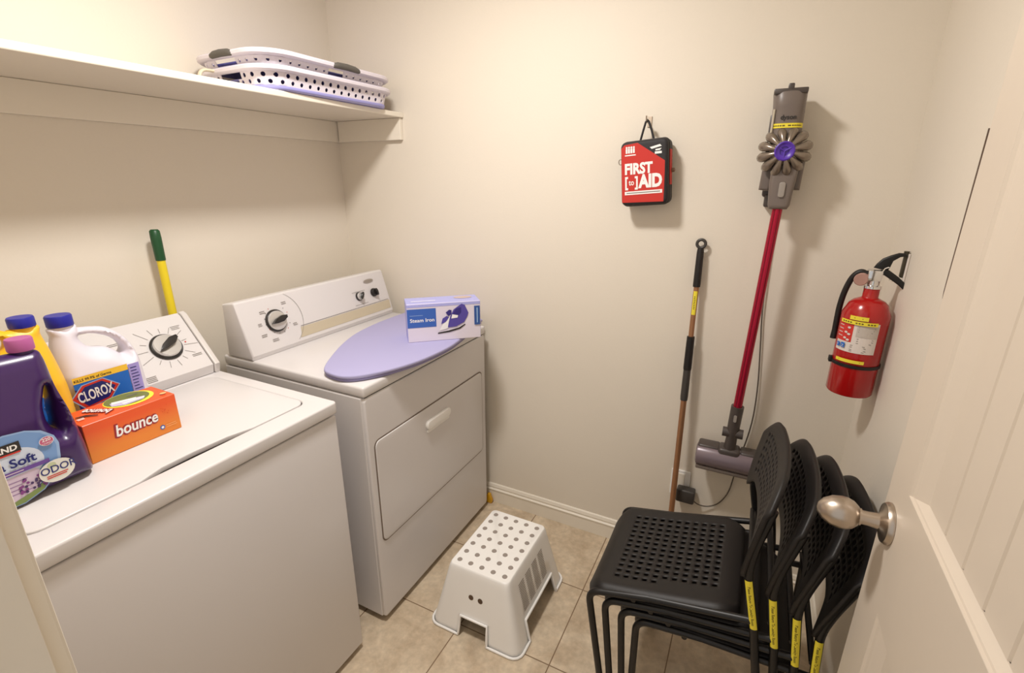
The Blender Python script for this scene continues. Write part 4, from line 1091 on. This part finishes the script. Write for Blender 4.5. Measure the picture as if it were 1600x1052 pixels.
# ------------------------------------------------------------------ fire extinguisher on the right wall
fe = empty('fire_extinguisher', 'red fire extinguisher with black hose hanging on right wall', 'fire extinguisher', (2.076, -.205, .932))
EO = V((2.068, -.205, .93)); ER = .056
red_e = mat('extinguisher_red', (172, 20, 20), .22, coat=.3)
bm = bmesh.new(); lathe(bm, [(0, .003), (.040, 0), (ER-.003, .001), (ER, .006), (ER, .232), (.050, .246), (.045, .259), (.036, .268), (.026, .273), (.020, .276), (.0185, .278), (.0185, .302), (0, .302)], 48); finish(bm, 'cylinder', red_e, fe, 50)
bm = bmesh.new(); lathe(bm, [(0, .302), (.020, .302), (.020, .309), (.0145, .311), (.0145, .345), (0, .345)], 24); box(bm, (-.018, -.016, .322), (.014, .012, .352), .004, 2)
finish(bm, 'valve', chrome, fe, 40)
bm = bmesh.new(); lathe(bm, [(0, 0), (.017, 0), (.017, .008), (.015, .011), (0, .011)], 24, 0, basis((-.028, -.006, .325), (1, 0, 0), (0, 0, 1), (-.35, -1, 0))); finish(bm, 'gauge', [mat('gauge_face', (190, 150, 140), .2, .3)], fe, 40)
mH = basis(V((2.068, -.205, 0))-EO, V((1, -.10, 0)).normalized(), (0, 0, 1), V((-.10, -1, 0)).normalized())
rel = lambda pts: [((x-2.068)*.84, z+.004) for x, z in pts]
bm = bmesh.new(); plate(bm, [rel([(2.060, 1.283), (2.066, 1.294), (2.078, 1.308), (2.095, 1.317), (2.115, 1.325), (2.131, 1.325), (2.138, 1.319), (2.120, 1.315), (2.105, 1.304), (2.101, 1.288), (2.098, 1.281), (2.08, 1.280)])], .014, .003, mH, seg=2); finish(bm, 'lever', black_mt, fe, 40)
bm = bmesh.new(); plate(bm, [rel([(2.078, 1.278), (2.097, 1.281), (2.109, 1.274), (2.129, 1.262), (2.146, 1.250), (2.154, 1.239), (2.153, 1.233), (2.145, 1.232), (2.130, 1.243), (2.113, 1.253), (2.091, 1.265), (2.078, 1.268)])], .014, .003, mH, seg=2); finish(bm, 'carry_handle', black_mt, fe, 40)
bm = bmesh.new(); tube(bm, [mH@V((x, z, .012)) for x, z in rel([(2.100, 1.286), (2.096, 1.288), (2.088, 1.284), (2.084, 1.276), (2.085, 1.268)])], .0016, 6); finish(bm, 'safety_pin', chrome, fe)
bm = bmesh.new(); hp = [(-.012, .008, .334), (-.030, .012, .342), (-.046, .016, .325), (-.056, .022, .285), (-.060, .026, .24), (-.060, .026, .20), (-.059, .026, .16)]
tube(bm, spline(hp, 6), [.0075]*37, 12); lathe(bm, [(0, 0), (.009, 0), (.0075, .03), (0, .03)], 12, 0, Matrix.Translation((-.059, .026, .145))); finish(bm, 'hose', black_pl, fe, 60)
bm = bmesh.new(); lathe(bm, [(ER-.001, .086), (ER+.0028, .086), (ER+.0032, .090), (ER+.0028, .095), (ER-.001, .095)], 48); box(bm, (-.064, -.01, .083), (-.055, .01, .099), .002); finish(bm, 'strap', black_pl, fe, 40)
CA = math.radians(-110)            # direction the label faces
P = Print(lambda u, v, h: V(((ER+.0006+h)*math.cos(CA+u/ER), (ER+.0006+h)*math.sin(CA+u/ER), v)))
wl = mat('label_white', (222, 212, 204), .4)
P.rect(-.052, .130, .048, .215, wl, 16); P.rect(-.052, .158, -.010, .215, mat('label_red', (206, 52, 44), .4), 8)
P.rect(-.050, .208, -.014, .212, wl, 6)
P.rect(-.002, .176, .046, .209, mat('label_grey', (196, 186, 176), .4), 8)
P.lines(-.050, -.034, (.2, .19, .18, .17), .002, wl); P.lines(.002, .040, (.202, .196, .190, .170, .164, .158), .0015, ink); P.lines(-.010, .03, (.150, .145, .138, .134), .0015, ink)
for u, v in ((-.020, .198), (-.026, .184), (-.018, .180), (-.026, .168), (-.018, .164)): P.ellipse(u, v, .0042, .003, wl, 10)
P.rect(-.046, .140, -.036, .152, lb_b); P.rect(-.032, .140, -.022, .154, lb_b); P.text('F', -.0445, .142, .010, wl); P.text('Z', -.0305, .142, .010, wl)
P.rect(-.022, .222, .018, .233, yellow_st, 6); P.lines(-.012, .010, (.2265,), .002, sticker_ink)
P.rect(-.044, .2095, .040, .2195, yellow_st, 12); h = P.lay()
for i in range(12):
    if i not in (4, 8): P.rect(-.038+.0062*i, .2125, -.034+.0062*i, .216, sticker_ink, h=h)
P.rect(-.036, .102, .028, .111, yellow_st, 10); P.lines(-.028, .02, (.1055,), .0024, sticker_ink)
P.done('printed_label', fe)
br = empty('extinguisher_bracket', 'metal hook bracket on right wall holding the fire extinguisher', 'bracket', (2.1395, -.205, 1.27))
bm = bmesh.new(); box(bm, (-.005, -.010, -.03), (0, .010, .06), .0015); finish(bm, 'backplate', wl, br)
bm = bmesh.new(); box(bm, (-.012, -.008, -.002), (-.0045, .008, .062), .003, 2); tube(bm, [(-.008, 0, .058), (-.008, 0, .066)], .006, 10); finish(bm, 'hook_arm', mat('olive_metal', (66, 60, 46), .4, .4), br, 40)
bm = bmesh.new(); box(bm, (-.030, -.007, -.014), (-.0045, .007, -.002), .002); finish(bm, 'support_tab', trim_m, br)
